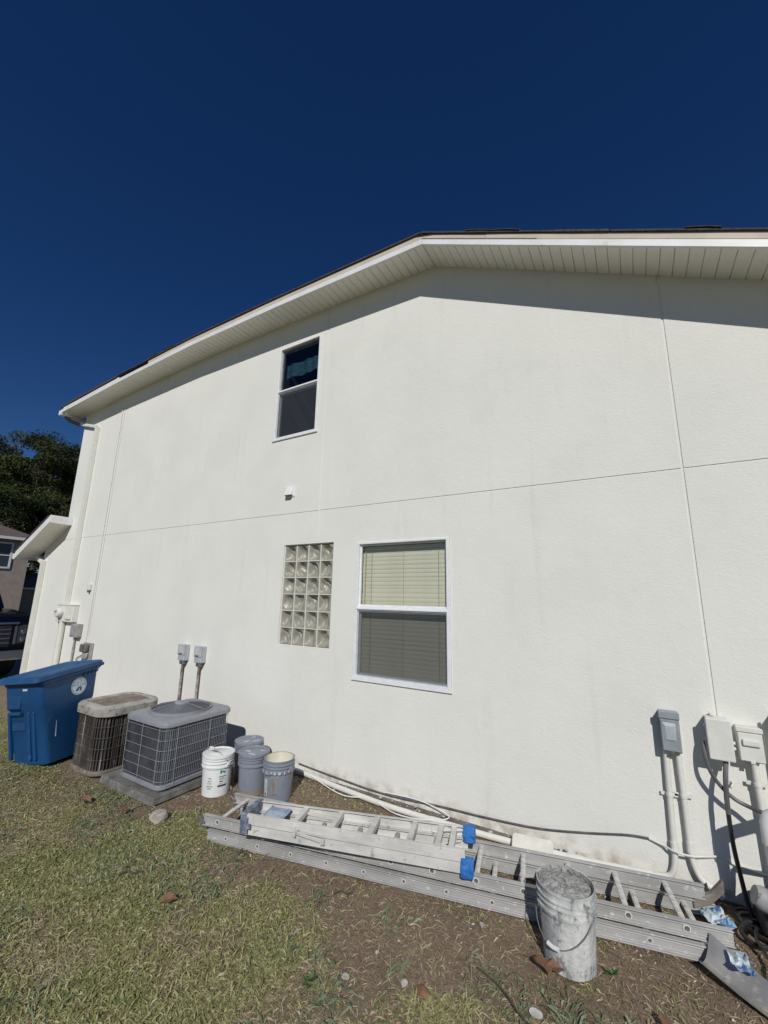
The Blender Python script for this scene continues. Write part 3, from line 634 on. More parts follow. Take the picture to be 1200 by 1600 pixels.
for k in range(4):
    b = MB(); b.tube(smooth_path([(-.1 + .05 * k, -.05, .12), (-.16 + .02 * k, -.12, .05), (-.05 + .04 * k, -.1, -.04), (-.2 + .1 * k, -.05, -.12)], 5), .007, 6); b.build('wire', 'greylight' if k % 2 else 'aludark', t, smooth=True)
conduit('conduit', 'slim painted conduit running from the soffit down to the cable terminal', [(-8.70, -.012, 5.70), (-8.70, -.012, 1.10)], .010, clips=[(-8.70, -.012, z) for z in (5.3, 4.1, 3.25, 2.75)])
cable('cable', 'thin painted wire beside the slim conduit near the left corner', [(-8.62, -.009, 5.70), (-8.63, -.009, 4.5), (-8.62, -.009, 3.2), (-8.645, -.009, 1.2)], .007, 'paint')
t = thing('wall_sensor', 'tiny cream sensor box halfway up the wall by the slim conduit', 'sensor', (-8.86, 0, 1.96))
MB().box(-.05, .05, -.05, -.001, .04, .16).build('housing', 'paint', t, bevel=.008); b = MB(); b.lathe([(.02, 0), (.025, .04)], n=10); b.build('tip', 'aludark', t, loc=(0, -.03, -.001))

# ------------------------------------------------------------------ recycling cart
t = thing('recycling_cart', 'blue wheeled recycling cart with white round seal beside the old air conditioner', 'bin', (-5.985, -1.41, .085), R(16.9)); t.rotation_euler = (0, R(-6), R(16.9))
b = MB()
def shear(r, k): return [(p[0], p[1], p[2] + k * (p[1] + .4)) for p in r]
rings = [rrect(-.235, .235, -.26, .24, .06, .0), rrect(-.24, .24, -.27, .25, .06, .05), rrect(-.25, .25, -.36, .25, .06, .56), rrect(-.258, .258, -.395, .27, .06, .60), shear(rrect(-.262, .262, -.425, .29, .055, .84), .10), shear(rrect(-.272, .272, -.435, .30, .055, .845), .11), shear(rrect(-.272, .272, -.44, .30, .055, .875), .11)]
b.loft(rings); b.build('body', 'bluebin', t, smooth=True)
b = MB()    # front recesses framed by the lift bar
for z0_, z1_ in ((.60, .74), (.36, .50)): b.box(-.20, -.02, -.385 + (.60 - z0_) * -.0 - (.035 if z0_ > .5 else -.045), -.30, z0_, z1_)
b.build('grip_recess', 'decalblue', t, bevel=.01)
b = MB(); b.tube([(-.2, -.385, .55), (-.02, -.385, .55)], .018, 8); b.build('lift_bar', 'bluebin', t, smooth=True)
for x in (-.25, .03, .1):
    b = MB(); b.loft([[(x, -.30, .05), (x + .03, -.30, .05), (x + .03, -.26, .05), (x, -.26, .05)], [(x, -.372, .56), (x + .03, -.372, .56), (x + .03, -.3, .56), (x, -.3, .56)]]); b.build('rib', 'bluebin', t, bevel=.008)
b = MB(); n_ = 12
def lid_ring(g, dz, sag):
    r = rrect(-.30 + g, .30 - g, -.50 + g, .33 - g, .06, 0); return [(p[0], p[1], .872 + dz + .095 * ((p[1] + .50) / .87) - sag * math.sin(max(0, min(1, (p[1] + .50) / .87)) * math.pi) * (1 - (p[0] / .31) ** 2)) for p in r]
b.loft([lid_ring(.01, 0, 0), lid_ring(0, .004, 0), lid_ring(0, .05, 0), lid_ring(.02, .062, .0), lid_ring(.06, .062, .01), lid_ring(.09, .05, .015), lid_ring(.2, .05, .03)]); b.build('lid', 'bluelid', t, smooth=True)
b = MB(); b.tube([(-.24, .36, .965), (.24, .36, .965)], .02, 10)
for x in (-.2, -.06, .06, .2): b.beam((x, .29, .90), (x, .37, .965), .02, .035)
b.build('handle', 'bluebin', t, smooth=True)
b = MB()
for k in range(4): b.beam((.275, .08 + k * .05, .86 + k * .008), (.275, .10 + k * .055, .90), .012, .012)
b.build('hinge_rib', 'bluebin', t)
b = MB(); b.lathe([(.125, 0), (.13, .012), (.13, .045), (.125, .057)], n=28); o = b.build('wheel', 'tyre', t, smooth=True, loc=(.21, .22, .12)); o.rotation_euler = (0, R(90), 0)
b = MB(); b.lathe([(.10, 0), (.10, .008)], n=28, cap0=False, cap1=False); b.lathe([(.085, .0), (.10, .009), (.10, 0)], n=28, cap0=False, cap1=False)
for k in range(6):
    a = k * math.pi / 3; b.beam((0, 0, .004), (.09 * math.cos(a), .09 * math.sin(a), .004), .016, .01)
b.build('spokes', 'greydull', o, loc=(0, 0, .056))
o = b_ = None
b = MB(); b.lathe([(.125, 0), (.13, .012), (.13, .045), (.125, .057)], n=28); o = b.build('wheel', 'tyre', t, smooth=True, loc=(-.267, .22, .12)); o.rotation_euler = (0, R(90), 0)
# round seal on the side facing right
def disc(r, n=36): return [(r * math.cos(2 * math.pi * k / n), r * math.sin(2 * math.pi * k / n)) for k in range(n)]
def decal(name, pts, mt, off, parent, cy=.03, cz=.755):
    b = MB(); b.add([(.2590 + off + (cz + z - .60) * .0167, cy + y_, cz + z) for y_, z in pts], [tuple(range(len(pts)))]); return b.build(name, mt, parent)
decal('seal', disc(.098), 'decal', .0035, t)
decal('seal_ring', disc(.090), 'decalblue', .0042, t); decal('seal_field', disc(.086), 'decal', .0049, t)
decal('seal_scene', [p for p in disc(.085) if p[1] > -.012], 'decalgrey', .0056, t)
decal('seal_mark', [(-.045, -.055), (-.012, -.055), (.012, -.018), (.03, -.018), (.032, -.008), (-.005, -.008)], 'decalblue', .0060, t)
decal('seal_mark', [(.008, -.055), (.030, -.055), (.036, -.02), (.018, -.02)], 'decalblue', .0060, t)
decal('seal_sun', [(-.006, -.01), (.006, -.01), (.012, .06), (-.008, .065)], 'decal', .0063, t)
for k in range(5): decal('seal_cloud', [(-.06 + .024 * k, .02 + .01 * (k % 2)), (-.042 + .024 * k, .022 + .01 * (k % 2)), (-.045 + .024 * k, .04), (-.058 + .024 * k, .036)], 'decal', .0063, t)
b = MB()
for k in range(4): b.box(.02 + k * .017, .02 + k * .017 + .011, -.4275, -.425, .79, .812)
b.build('number_plate', 'decal', t)
b = MB(); b.add([(.2485, -.20, .27), (.2485, -.185, .26), (.2505, -.195, .42), (.2505, -.20, .44)], [(0, 1, 2, 3)]); b.build('paint_drip', 'decal', t, loc=(.0, 0, 0))
tag(t)

# ------------------------------------------------------------------ air conditioners
pad = MB(); pad.loft([rrect(-.5, .47, -.46, .50, .02, 0, 2), rrect(-.49, .46, -.45, .49, .02, .07, 2)])
o = pad.build('concrete_pad', 'concrete', bevel=.008, loc=(-4.53, -.90, .0)); tag(o, 'worn concrete pad under the newer grey air conditioner', 'pad')
t = thing('air_conditioner', 'newer grey air conditioner with wire guard and domed fan grille on a pad', 'air conditioner', (-4.465, -.875, .075))
hx, hy = .365, .405
b = MB(); b.loft([rrect(-hx, hx, -hy, hy, .09, .012), rrect(-hx, hx, -hy, hy, .09, .055)]); b.build('base_pan', 'acgrey', t, bevel=.006, smooth=True)
for x in (-hx + .03, hx - .09):
    for y in (-hy + .02, hy - .08): MB().box(x, x + .06, y, y + .06, 0, .0125).build('foot', 'aludark', t)
b = MB(); b.loft([rrect(-hx + .02, hx - .02, -hy + .02, hy - .02, .08, .054), rrect(-hx + .02, hx - .02, -hy + .02, hy - .02, .08, .575)]); b.build('coil', 'coil', t, smooth=True)
ring = rrect(-hx + .004, hx - .004, -hy + .004, hy - .004, .09, 0, 6)
b = MB()
for k in range(6):
    z = .085 + k * .092; pts = [(p[0], p[1], z) for p in ring]; b.tube(pts + [pts[0]], .0024, 5, False)
for k in range(-1, 34):   # upright wires on the right and back sides
    y = -hy + .045 + k * .0215
    if y < hy - .03: b.tube([(hx - .006, y, .055), (hx - .006, y, .575)], .0016, 4, False)
for k in range(7):
    a = R(-84 + k * 13); b.tube([(hx - .094 + .088 * math.cos(a), -hy + .094 + .088 * math.sin(a), .055), (hx - .094 + .088 * math.cos(a), -hy + .094 + .088 * math.sin(a), .575)], .0016, 4, False)
for x in (-.30, -.02, .27): b.tube([(x, -hy + .002, .03), (x, -hy + .002, .575)], .0032, 5, False)
for y in (-.26, .12): b.tube([(hx + .001, y, .03), (hx + .001, y, .575)], .0032, 5, False)
b.build('wire_guard', 'acwire', t, smooth=True)
b = MB()   # fin edges of the coil showing through the guard
for k in range(44):
    x = -hx + .06 + k * .0148; b.box(x, x + .002, -hy + .0165, -hy + .021, .06, .57)
b.build('coil_fins', 'coil', t)
b = MB(); e = .012
b.loft([rrect(-hx - e, hx + e, -hy - e, hy + e, .10, .574), rrect(-hx - e, hx + e, -hy - e, hy + e, .10, .612), rrect(-hx + .01, hx - .01, -hy + .01, hy - .01, .09, .630), rrect(-hx + .05, hx - .05, -hy + .05, hy - .05, .07, .634)]); b.build('top_cover', 'acgrey', t, smooth=True, bevel=.003)
b = MB(); RR = .315
b.lathe([(RR, .634), (RR, .652), (RR - .012, .656)], n=40, cap0=False, cap1=False)
for k in range(15):
    r = RR * (1 - k / 16.5); z = .655 + .042 * (1 - (r / RR) ** 2); b.tube([(r * math.cos(2 * math.pi * i / 36), r * math.sin(2 * math.pi * i / 36), z) for i in range(37)], .0024, 4, False)
for k in range(6):
    a = k * math.pi / 3 + .2; b.tube([(r * math.cos(a), r * math.sin(a), .658 + .042 * (1 - (r / RR) ** 2)) for r in np.linspace(RR, .05, 8)], .0034, 5, False)
b.build('fan_grille', 'acgrey', t, smooth=True)
b = MB(); b.lathe([(.075, .694), (.075, .702), (.06, .708)], n=24); b.build('hub_cap', 'acwire', t, smooth=True)
b = MB(); b.lathe([(RR - .02, .6345), (RR - .02, .6365)], n=36)
b.build('fan_well', 'coil', t)
b = MB(); b.beam((hx - .05, -hy - .004, -.0), (hx - .05, -hy - .004, .09), .03, .02); b.build('tie_down', 'acwire', t, bevel=.003)

t = thing('air_conditioner', 'old rusty beige topped air conditioner with dirty streaked sides', 'air conditioner', (-5.43, -1.04, .02))
hx, hy = .31, .32
b = MB(); b.loft([rrect(-hx - .02, hx + .02, -hy - .02, hy + .02, .15, .0), rrect(-hx - .02, hx + .02, -hy - .02, hy + .02, .15, .045)]); b.build('base_pan', 'acbase', t, bevel=.008, smooth=True)
b = MB(); b.loft([rrect(-hx + .02, hx - .02, -hy + .02, hy - .02, .14, .044), rrect(-hx + .02, hx - .02, -hy + .02, hy - .02, .14, .60)]); b.build('coil', 'accoil', t, smooth=True)
ring = rrect(-hx, hx, -hy, hy, .15, 0, 7); per = []
for i in range(len(ring)):
    p, q = Vector(ring[i]), Vector(ring[(i + 1) % len(ring)]); nseg = max(1, int((q - p).length / .018))
    for k in range(nseg): per.append(p.lerp(q, k / nseg))
b = MB()
for i, p in enumerate(per):
    if random.random() < .03: continue
    nrm = Vector((p.x, p.y, 0)); c0 = Vector((max(-hx + .15, min(hx - .15, p.x)), max(-hy + .15, min(hy - .15, p.y)), 0)); nrm = (p - c0).normalized() if (p - c0).length > 1e-4 else nrm.normalized()
    j = random.uniform(-.004, .004); q = p - nrm * .018; tn = Vector((-nrm.y, nrm.x, 0)) * .0045
    b.add([p + tn * 1 + Vector((j, 0, .044)), q + Vector((0, 0, .044)), p - tn + Vector((j, 0, .044)), p + tn + Vector((0, j, .60)), q + Vector((0, 0, .60)), p - tn + Vector((0, j, .60))], [(0, 1, 4, 3), (1, 2, 5, 4), (2, 0, 3, 5)])
b.build('louver', 'acslat', t)
b = MB()
for z in (.15, .26, .37, .48):
    pts = [(p[0] * 1.004, p[1] * 1.004, z) for p in ring]; b.tube(pts + [pts[0]], .004, 5, False)
b.build('guard_band', 'acslat', t)
b = MB(); e = .03
def R4(g, z, r=.17): return rrect(-hx - e + g, hx + e - g, -hy - e + g, hy + e - g, max(.02, r - g), z, 7)
b.loft([R4(0, .595), R4(0, .672), R4(.02, .692), R4(.075, .700), R4(.085, .690), R4(.09, .655)], True, False); b.build('top_cover', 'accover', t, smooth=True)
b = MB()
for k in range(30):
    y = -hy + .075 + k * .0235
    if y > hy - .07: break
    wv = hx - .065 - (max(0, abs(y) - (hy - .15)) * .5); b.tube([(-wv, y, .684), (0, y, .690), (wv, y, .684)], .0042, 4)
for k in range(5): x = -.18 + k * .09; b.tube([(x, -hy + .08, .682), (x, hy - .08, .682)], .005, 4)
b.build('top_grille', 'acgrille', t)
MB().loft([R4(.088, .640), R4(.088, .656)]).build('fan_well', 'acwell', t)  # dark cap paints in the shaded depth below the top grille
b = MB()
for x, y in ((-.15, -hy - e - .001), (.0, -hy - e - .001), (.14, -hy - e - .001)): b.box(x - .006, x + .006, y - .004, y, .612, .624)
for y in (-.2, 0, .2): b.box(hx + e, hx + e + .004, y - .006, y + .006, .612, .624)
b.build('screw', 'aludark', t)

# ------------------------------------------------------------------ buckets
def pail(name, label, loc, m, lid, h=.372, r=.148, inner=None, rz=0, rings3=True, cat='bucket', group=None, lidm=None, n=36):
    t = thing(name, label, cat, loc, rz, group); r0 = r * .89
    prof = [(r0 - .006, 0), (r0, .006)]
    zt = h * .70; rt = r0 + (r - r0) * .75
    prof += [(rt, zt), (rt + .012, zt + .002), (rt + .013, zt + .016), (rt + .003, zt + .022)]
    for k in range(2 if rings3 else 1):
        z = zt + .022 + (k + 1) * .026; prof += [(rt + .003, z - .008), (rt + .012, z - .005), (rt + .012, z + .002), (rt + .003, z + .006)]
    prof += [(r - .002, h - .012), (r + .004, h - .010), (r + .004, h)]
    if not lid: prof += [(r - .003, h), (r - .006, h - .03), (r0 - .004, .03), (.0005, .028)] if inner is None else [(r - .003, h), (r - .006, h - .02)]
    b = MB(); b.lathe(prof, n=n, cap1=lid); b.build('body', m, t, smooth=True)
    if inner:
        z_, mi = inner; b = MB(); q = [(r - .0055, h - .002), (r - .0065, h - .03), (r0 + (r - r0) * z_ / h - .005, z_), (.001, z_ - .004)]
        b.lathe(q, n=n, cap0=False, cap1=True); b.build('contents', mi, t, smooth=True)
    if lid:
        b = MB(); b.lathe([(r + .005, h - .022), (r + .010, h - .020), (r + .010, h + .004), (r + .002, h + .008), (r - .012, h + .008), (r - .016, h + .002), (r - .05, h + .001), (r - .055, h + .004), (.001, h + .004)], n=n, cap0=False); b.build('lid', lidm or m, t, smooth=True)
    for s in (-1, 1): MB().box(s * (rt + .012) - .012, s * (rt + .012) + .012, -.016, .016, zt + .02, zt + .05).build('ear', m, t, bevel=.005)
    return t, rt, zt
def bail(t, rt, zt, ang, m='wire', grip='pailwhite', drop=1.0, R0=None):
    R0 = R0 or rt + .02; pts = []
    for k in range(17):
        a = math.pi * k / 16; x = R0 * math.cos(a); s = R0 * drop * math.sin(a); pts.append((x, -s * math.cos(ang), zt + .035 + s * math.sin(ang)))
    b = MB(); b.tube(pts, .0028, 6); o = b.build('bail', m, t, smooth=True)
    c = Vector(pts[8]); b = MB(); b.tube([Vector(pts[7]), c, Vector(pts[9])], .011, 8); b.build('grip', grip, o, smooth=True)
def print_band(name, t, r, a0, a1, z0, z1, m, parent=None, rtop=None):
    n_ = max(3, int(abs(a1 - a0) / 6)); vs = []
    rt_ = rtop or r
    for z, rr in ((z0, r), (z1, rt_)):
        for k in range(n_ + 1):
            a = R(a0 + (a1 - a0) * k / n_); vs.append((rr * math.cos(a), rr * math.sin(a), z))
    return MB().add(vs, [(k, k + 1, n_ + 2 + k, n_ + 1 + k) for k in range(n_)]).build(name, m, t)
t, rt, zt = pail('bucket', 'white lidded paint bucket with green and black print beside the grey air conditioner', (-3.83, -.83, .0), 'pailwhite', True)
bail(t, rt, zt, R(58), drop=1.02)
rs = lambda z: (.148 * .89 + (.148 * .11) * .75 * z / (.372 * .7)) + .0011
lines = [(-72, -61, .170, .182, 'dark_print'), (-70.5, -63, .1735, .1785, 'pailwhite'), (-74, -66, .146, .153, 'dark_print'), (-64, -58, .147, .152, 'dark_print'), (-78, -56, .132, .135, 'dark_print'), (-77, -58, .124, .126, 'dark_print'), (-80, -52, .100, .107, 'green_print'), (-76, -58, .085, .089, 'dark_print'), (-75, -62, .078, .081, 'dark_print'),
         (-28, -20, .215, .245, 'green_print'), (-19, -14, .225, .240, 'green_print'), (-13, -7, .215, .236, 'green_print'), (-30, -4, .185, .192, 'dark_print'), (-30, -10, .172, .176, 'dark_print'), (-29, -8, .160, .164, 'dark_print'), (-28, -14, .138, .148, 'dark_print'), (-34, 2, .095, .112, 'dark_print'), (-30, -16, .120, .124, 'dark_print')]
for i, (a0, a1, z0_, z1_, mm) in enumerate(lines): print_band('print', t, rs(z0_) + (.0006 if mm == 'pailwhite' else 0), a0, a1, z0_, z1_, mm, rtop=rs(z1_) + (.0006 if mm == 'pailwhite' else 0))
t, rt, zt = pail('bucket', 'grey lidded bucket in front of the other lidded grey one', (-3.55, -.61, 0), 'pailgrey', True, group='grey lidded paint buckets')
bail(t, rt, zt, R(30), drop=.98, grip='pailgrey')
for x, y, s in ((-.05, -.04, 1.0), (.05, -.08, 1.2), (.07, .05, .8)):
    b = MB(); b.lathe([(.03 * s, 0), (.026 * s, .0016)], n=14); o = b.build('paint_splash', 'pailmark', t, loc=(x, y, .3762)); o.scale = (1.3, .6, 1)
print_band('mud_band', t, .1335, -180, 180, .004, .05, 'pailmud', rtop=.1352)
c = copy_tree(t); c.location = (-3.86, -.40, 0); c.rotation_euler.z = R(70); c['label'] = 'grey lidded bucket at the back against the air conditioner and wall'
t, rt, zt = pail('bucket', 'open grey bucket with cream paint inside, rightmost of the four', (-3.22, -.58, 0), 'pailgrey', False, inner=(.15, 'cream'), rings3=True)
bail(t, rt, zt, R(-12), drop=.98, grip='pailgrey', R0=rt + .018)
print_band('label', t, .1365, -112, -92, .06, .215, 'labelpaper', rtop=.1435); print_band('label', t, .1365, -74, -50, .075, .225, 'labeldark', rtop=.1437)
print_band('label_mark', t, .1372, -106, -98, .07, .09, 'dark_print', rtop=.1382)
for k in range(9):
    a = -125 + k * 16 + random.uniform(-4, 4); print_band('paint_drip', t, .1640, a, a + random.uniform(4, 9), .272 - random.uniform(0, .012), .290, 'pailmark', rtop=.1640)
t, rt, zt = pail('bucket', 'plaster-caked bucket standing by the ladder in front', (-.485, -1.075, .0), 'plaster', False, h=.385, r=.152, rz=R(-20), inner=(.352, 'mudtop'), n=48)
b = MB(); V = []; n_ = 26; rr_ = .138
for k in range(9):
    for i in range(n_):
        r = rr_ * k / 8; a = 2 * math.pi * i / n_; x, y = r * math.cos(a), r * math.sin(a); V.append((x, y, .358 + .017 * (1 - (r / rr_) ** 2) * 1 + (random.random() - .5) * .011 * (1 if k < 8 else 0)))
b.add(V, [(k * n_ + i, (k + 1) * n_ + i, (k + 1) * n_ + (i + 1) % n_, k * n_ + (i + 1) % n_) for k in range(8) for i in range(n_)]); b.build('plaster_heap', 'mudtop', t)
bail(t, rt, zt, R(-46), drop=1.42, grip='pailwhite', R0=rt + .019)

# ------------------------------------------------------------------ ladders
ang = math.atan2(.76, 3.43); LL = 3.68
t = thing('extension_ladder', 'long grey aluminium extension ladder lying on the dirt beside the wall', 'ladder', (-3.23, -1.425, .004), ang)
def rail(v, z0, z1, xa, xb, out):
    b = MB(); b.box(xa, xb, v - .003, v + .003, z0 + .004, z1 - .004); b.box(xa, xb, v - .018, v + .016, z1 - .006, z1); b.box(xa, xb, v - .018, v + .016, z0, z0 + .006)
    b.box(xa, xb, v - .006 * out - .0022, v - .006 * out + .0022, z0 + .018, z0 + .024); b.box(xa, xb, v - .006 * out - .0022, v - .006 * out + .0022, z1 - .024, z1 - .018); return b
for v, o_, wd in ((0, 1, 0), (.42, -1, 0)):
    r_ = rail(v, 0, .078, .06, LL, o_).build('base_rail', 'alu', t, bevel=.0015)
    q = v + (.012 if o_ > 0 else -.012)
    r2 = rail(q, .096, .174, 0, LL - .05, o_).build('fly_rail', 'alu', t, bevel=.0015)
    for k in range(12):
        x = .14 + k * .297
        if x > LL - .1: break
        for vv, zc, rl, dx in ((v, .039, r_, .10), (q, .135, r2, 0)):
            b = MB(); b.lathe([(.021, 0), (.021, .006), (.014, .006), (.014, .001)] if rl is r2 else [(.016, 0), (.016, .004), (.010, .004), (.010, .001)], n=14, cap1=False); e_ = b.build('rung_end', 'alulight', rl, smooth=True, loc=(x + dx, vv - .003 * o_, zc)); e_.rotation_euler = (R(90 * o_), 0, 0)
            b = MB(); b.lathe([(.0135, 0), (.0135, .0012)] if rl is r2 else [(.009, 0), (.009, .0012)], n=12); e_ = b.build('rung_hole', 'aludark', rl, loc=(x + dx, vv - .0035 * o_, zc)); e_.rotation_euler = (R(90 * o_), 0, 0)
rgm = None
for k in range(12):
    for zc, dx, va, vb in ((.039, .10, .003, .417), (.135, 0, .015, .405)):
        x = .14 + k * .297 + dx
        if x > LL - .1: continue
        if rgm is None:
            b = MB(); prof = [(.016, 0), (.016, .012), (.006, .017), (-.006, .017), (-.016, .012), (-.016, 0), (-.008, -.014), (.008, -.014)]
            b.loft([[(p[0], y, p[1]) for p in prof] for y in (0, 1)]); rgm = bpy.data.meshes.new('rung'); rgm.from_pydata(b.v, [], b.f); rgm.materials.append(M['alulight'])
        share('rung', rgm, t, (x, va, zc), (0, 0, 0), (1, vb - va, 1))
for v in (.012, .408):   # fly locks at the left end
    b = MB(); b.loft([[(x, v - .012, z), (x, v + .012, z), (x, v + .012, z + w_), (x, v - .012, z + w_)] for x, z, w_ in ((.02, .075, .05), (-.02, .085, .05), (-.045, .12, .045), (-.035, .16, .04), (-.06, .20, .03))]); b.build('rung_lock', 'aludark', t, bevel=.006)
b = MB(); b.loft([[(x, .40, z), (x, .44, z), (x, .44, z + w_), (x, .40, z + w_)] for x, z, w_ in ((LL - .12, .03, .05), (LL - .02, .07, .06), (LL + .06, .15, .07))]); b.build('ladder_shoe', 'acbase', t, bevel=.006)
b = MB(); b.loft([[(x, -.02, z), (x, .02, z), (x, .02, z + w_), (x, -.02, z + w_)] for x, z, w_ in ((LL - .1, .01, .05), (LL + .02, .01, .05))]); b.build('ladder_shoe', 'aludark', t, bevel=.006)
for x, w_, z in ((2.15, .14, .12), (2.32, .05, .10), (2.9, .03, .14), (1.2, .04, .115), (3.2, .05, .12)):
    b = MB(); pts = [(x + random.uniform(-.01, .01) + w_ * k / 7, z + random.uniform(0, .018) if k < 4 else z) for k in range(8)]
    b.add([(p[0], .0068, p[1]) for p in pts] + [(p[0], .0068, p[1] - random.uniform(.006, .016)) for p in pts], [(k, k + 1, 9 + k, 8 + k) for k in range(7)]); b.build('paint_smear', 'pailmark', t)

ang2 = math.atan2(.455, 1.565); t = thing('step_ladder', 'folded white-spattered aluminium step ladder resting on the long ladder', 'ladder', (-2.72, -1.465, .182), ang2)
L2 = 1.70
def yn(x): return 0.0 + .0 * x
def yf(x): return .235 + .085 * x / L2 * 1.0
for side, fy, s in (('near', yn, 1), ('far', yf, -1)):
    b = MB(); ya, yb = fy(.02), fy(L2)
    # front rail (upper layer): channel
    for z0_, z1_, nm, ins, mm in ((.073, .140, 'front_rail', 0, 'alulight'), (.0, .070, 'rear_rail', .012, 'alulight')):
        b = MB()
        for (a0, a1, c0, c1) in ((-.002, .002, z0_, z1_), (.0, .024, z1_ - .004, z1_), (.0, .024, z0_, z0_ + .004)):
            q0, q1 = sorted((a0 * s, a1 * s)); ii = ins * s
            b.loft([[(x, yy + q0 + ii, c0), (x, yy + q1 + ii, c0), (x, yy + q1 + ii, c1), (x, yy + q0 + ii, c1)] for x, yy in ((.03, ya), (L2 - .03, yb))])
        b.build(nm, mm, t, bevel=.001)
    b = MB(); x0_ = L2 - .06; zb_, zt_ = (-.008, .095) if s > 0 else (.055, .150)
    rg = []
    for k, (x, g) in enumerate(((x0_, .006), (x0_ + .02, .014), (x0_ + .06, .010), (x0_ + .085, .015))):
        yy = fy(L2); c = yy + .012 * s; rg.append([(x + random.uniform(-.006, .006), c - .02 - g + random.uniform(-.004, .004), zb_ - g * .3), (x + random.uniform(-.006, .006), c + .02 + g, zb_), (x + random.uniform(-.008, .008), c + .022 + g * .8, (zb_ + zt_) / 2), (x, c + .016 + g * .6, zt_ + g * .2), (x + random.uniform(-.006, .006), c - .018 - g * .6, zt_ + g * .3), (x + random.uniform(-.008, .008), c - .024 - g, (zb_ + zt_) / 2)])
    o = MB().loft(rg).build('taped_foot', 'tape', t, bevel=.004); tag(o, label='foot wrapped in bright blue tape')
# treads (front) and rear bars
for k in range(5):
    x = .40 + k * .29
    if x < L2 - .1:
        b = MB(); b.box(x - .006, x + .034, .004, yf(x) - .004, .094, .1365); b.build('tread', 'alulight', t, bevel=.003)
        if k < 4:
            x2 = x + .16; b = MB(); b.box(x2 - .002, x2 + .03, .016, yf(x2) - .016, .012, .05); b.build('rear_bar', 'alu', t, bevel=.003)
b = MB(); b.box(-.02, .03, -.012, yf(0) + .012, .005, .150); b.build('top_cap', 'bluepaint', t, bevel=.006)
for yy, s in ((-.0145, 1), (yf(0) + .0145, -1)):
    b = MB(); b.box(.0, .05, yy - .003, yy + .003, .02, .13); b.box(.03, .075, yy - .004, yy + .002, .05, .09); b.build('cap_bracket', 'bluepaint', t, bevel=.008)
b = MB(); b.box(.13, .30, .02, yf(.2) - .03, .110, .118); b.box(.13, .30, .02, .028, .118, .13); b.box(.13, .138, .028, yf(.2) - .03, .118, .13); b.build('pail_shelf', 'shelfblue', t, bevel=.003)
b = MB(); b.beam((.43, -.006, .095), (.66, -.006, .085), .004, .022, (0, 0, 1)); b.beam((.43, -.010, .080), (.66, -.010, .050), .004, .022); b.box(.425, .445, -.016, -.002, .05, .12); b.box(.64, .67, -.016, -.002, .03, .07); b.build('spreader', 'alulight', t, bevel=.002)
b = MB(); b.beam((.43, yf(.5) - .03, .1), (.66, yf(.6) - .03, .09), .004, .022); b.build('spreader', 'alulight', t)
for fy, s in ((yn, 1), (yf, -1)):   # diagonal braces at the foot, one part each
    for pa, pb in (((L2 - .22, fy(L2 - .2) * .55 + .09, .115), (L2 - .06, fy(L2 - .05) + .02 * s, .12)), ((L2 - .22, fy(L2 - .2) * .4 + .11, .04), (L2 - .08, fy(L2 - .05) + .025 * s, .05))):
        b = MB(); b.tube([pa, pb], .008, 6); b.build('foot_brace', 'alulight', t, smooth=True)
b = MB(); b.box(L2 - .24, L2 - .20, .004, yf(L2 - .2) - .004, .095, .139); b.build('tread', 'alulight', t, bevel=.003)

# ------------------------------------------------------------------ bits by the wall and bottom right
b = MB(); b.loft([rrect(-.155, .155, -.082, .082, .03, 0), rrect(-.155, .155, -.082, .082, .03, .03)]); o = b.build('splash_slab', 'slab', bevel=.006, loc=(-.86, -.185, .05)); o.rotation_euler = (R(30), R(1), R(10)); tag(o, 'pale rounded slab lying between the long ladder and the wall', 'slab')
def crumple(name, label, loc, sx, sy, h, seed, cat='wrapper', rz=0):
    rg = np.random.default_rng(seed); n_ = 8; V = []
    for k in range(n_):
        for i in range(n_): V.append(((i / (n_ - 1) - .5) * sx + rg.normal() * sx * .018, (k / (n_ - 1) - .5) * sy + rg.normal() * sy * .018, abs(rg.normal()) * h * .07 + .30 * h * abs(math.sin(i * .75 + seed)) * abs(math.cos(k * .62 + .3 * i)) + .05 * h))
    b = MB(); b.add(V, [(k * n_ + i, k * n_ + i + 1, (k + 1) * n_ + i + 1, (k + 1) * n_ + i) for k in range(n_ - 1) for i in range(n_ - 1)]); o = b.build(name, 'rag', loc=loc); o.rotation_euler = (0, 0, rz); return tag(o, label, cat)
crumple('plastic_wrapper', 'torn blue and white wrapper at the wall side end of the long ladder', (.265, -.36, .06), .13, .15, .09, 3, rz=.4)
crumple('plastic_wrapper', 'torn blue and white wrapper at the near end of the long ladder', (.315, -.755, .085), .09, .12, .10, 8, rz=.2)
# bent metal trough lying in the corner of the picture
b = MB(); V = []; nu, nv = 14, 9; a0 = Vector((.13, -.80, .10)); a1 = Vector((.62, -1.06, .06))
d_ = (a1 - a0).normalized(); s_ = Vector((-d_.y, d_.x, 0))
for i in range(nu):
    for k in range(nv):
        q = k / (nv - 1); p = a0.lerp(a1, i / (nu - 1)) + s_ * (q * .15) + Vector((0, 0, -.055 * math.sin(q * math.pi) + .05 * q * (1 - i / nu) - .03 * (1 - q) - .03 * math.sin(i / nu * 3)))
        V.append(p); 
V2 = [p + Vector((0, 0, -.004)) for p in V]; F = [(i * nv + k, (i + 1) * nv + k, (i + 1) * nv + k + 1, i * nv + k + 1) for i in range(nu - 1) for k in range(nv - 1)]
N_ = len(V); F2 = [tuple(reversed([x + N_ for x in f])) for f in F]
rim = [i * nv for i in range(nu)] + [(nu - 1) * nv + k for k in range(1, nv)] + [i * nv + nv - 1 for i in range(nu - 2, -1, -1)] + [k for k in range(nv - 2, 0, -1)]
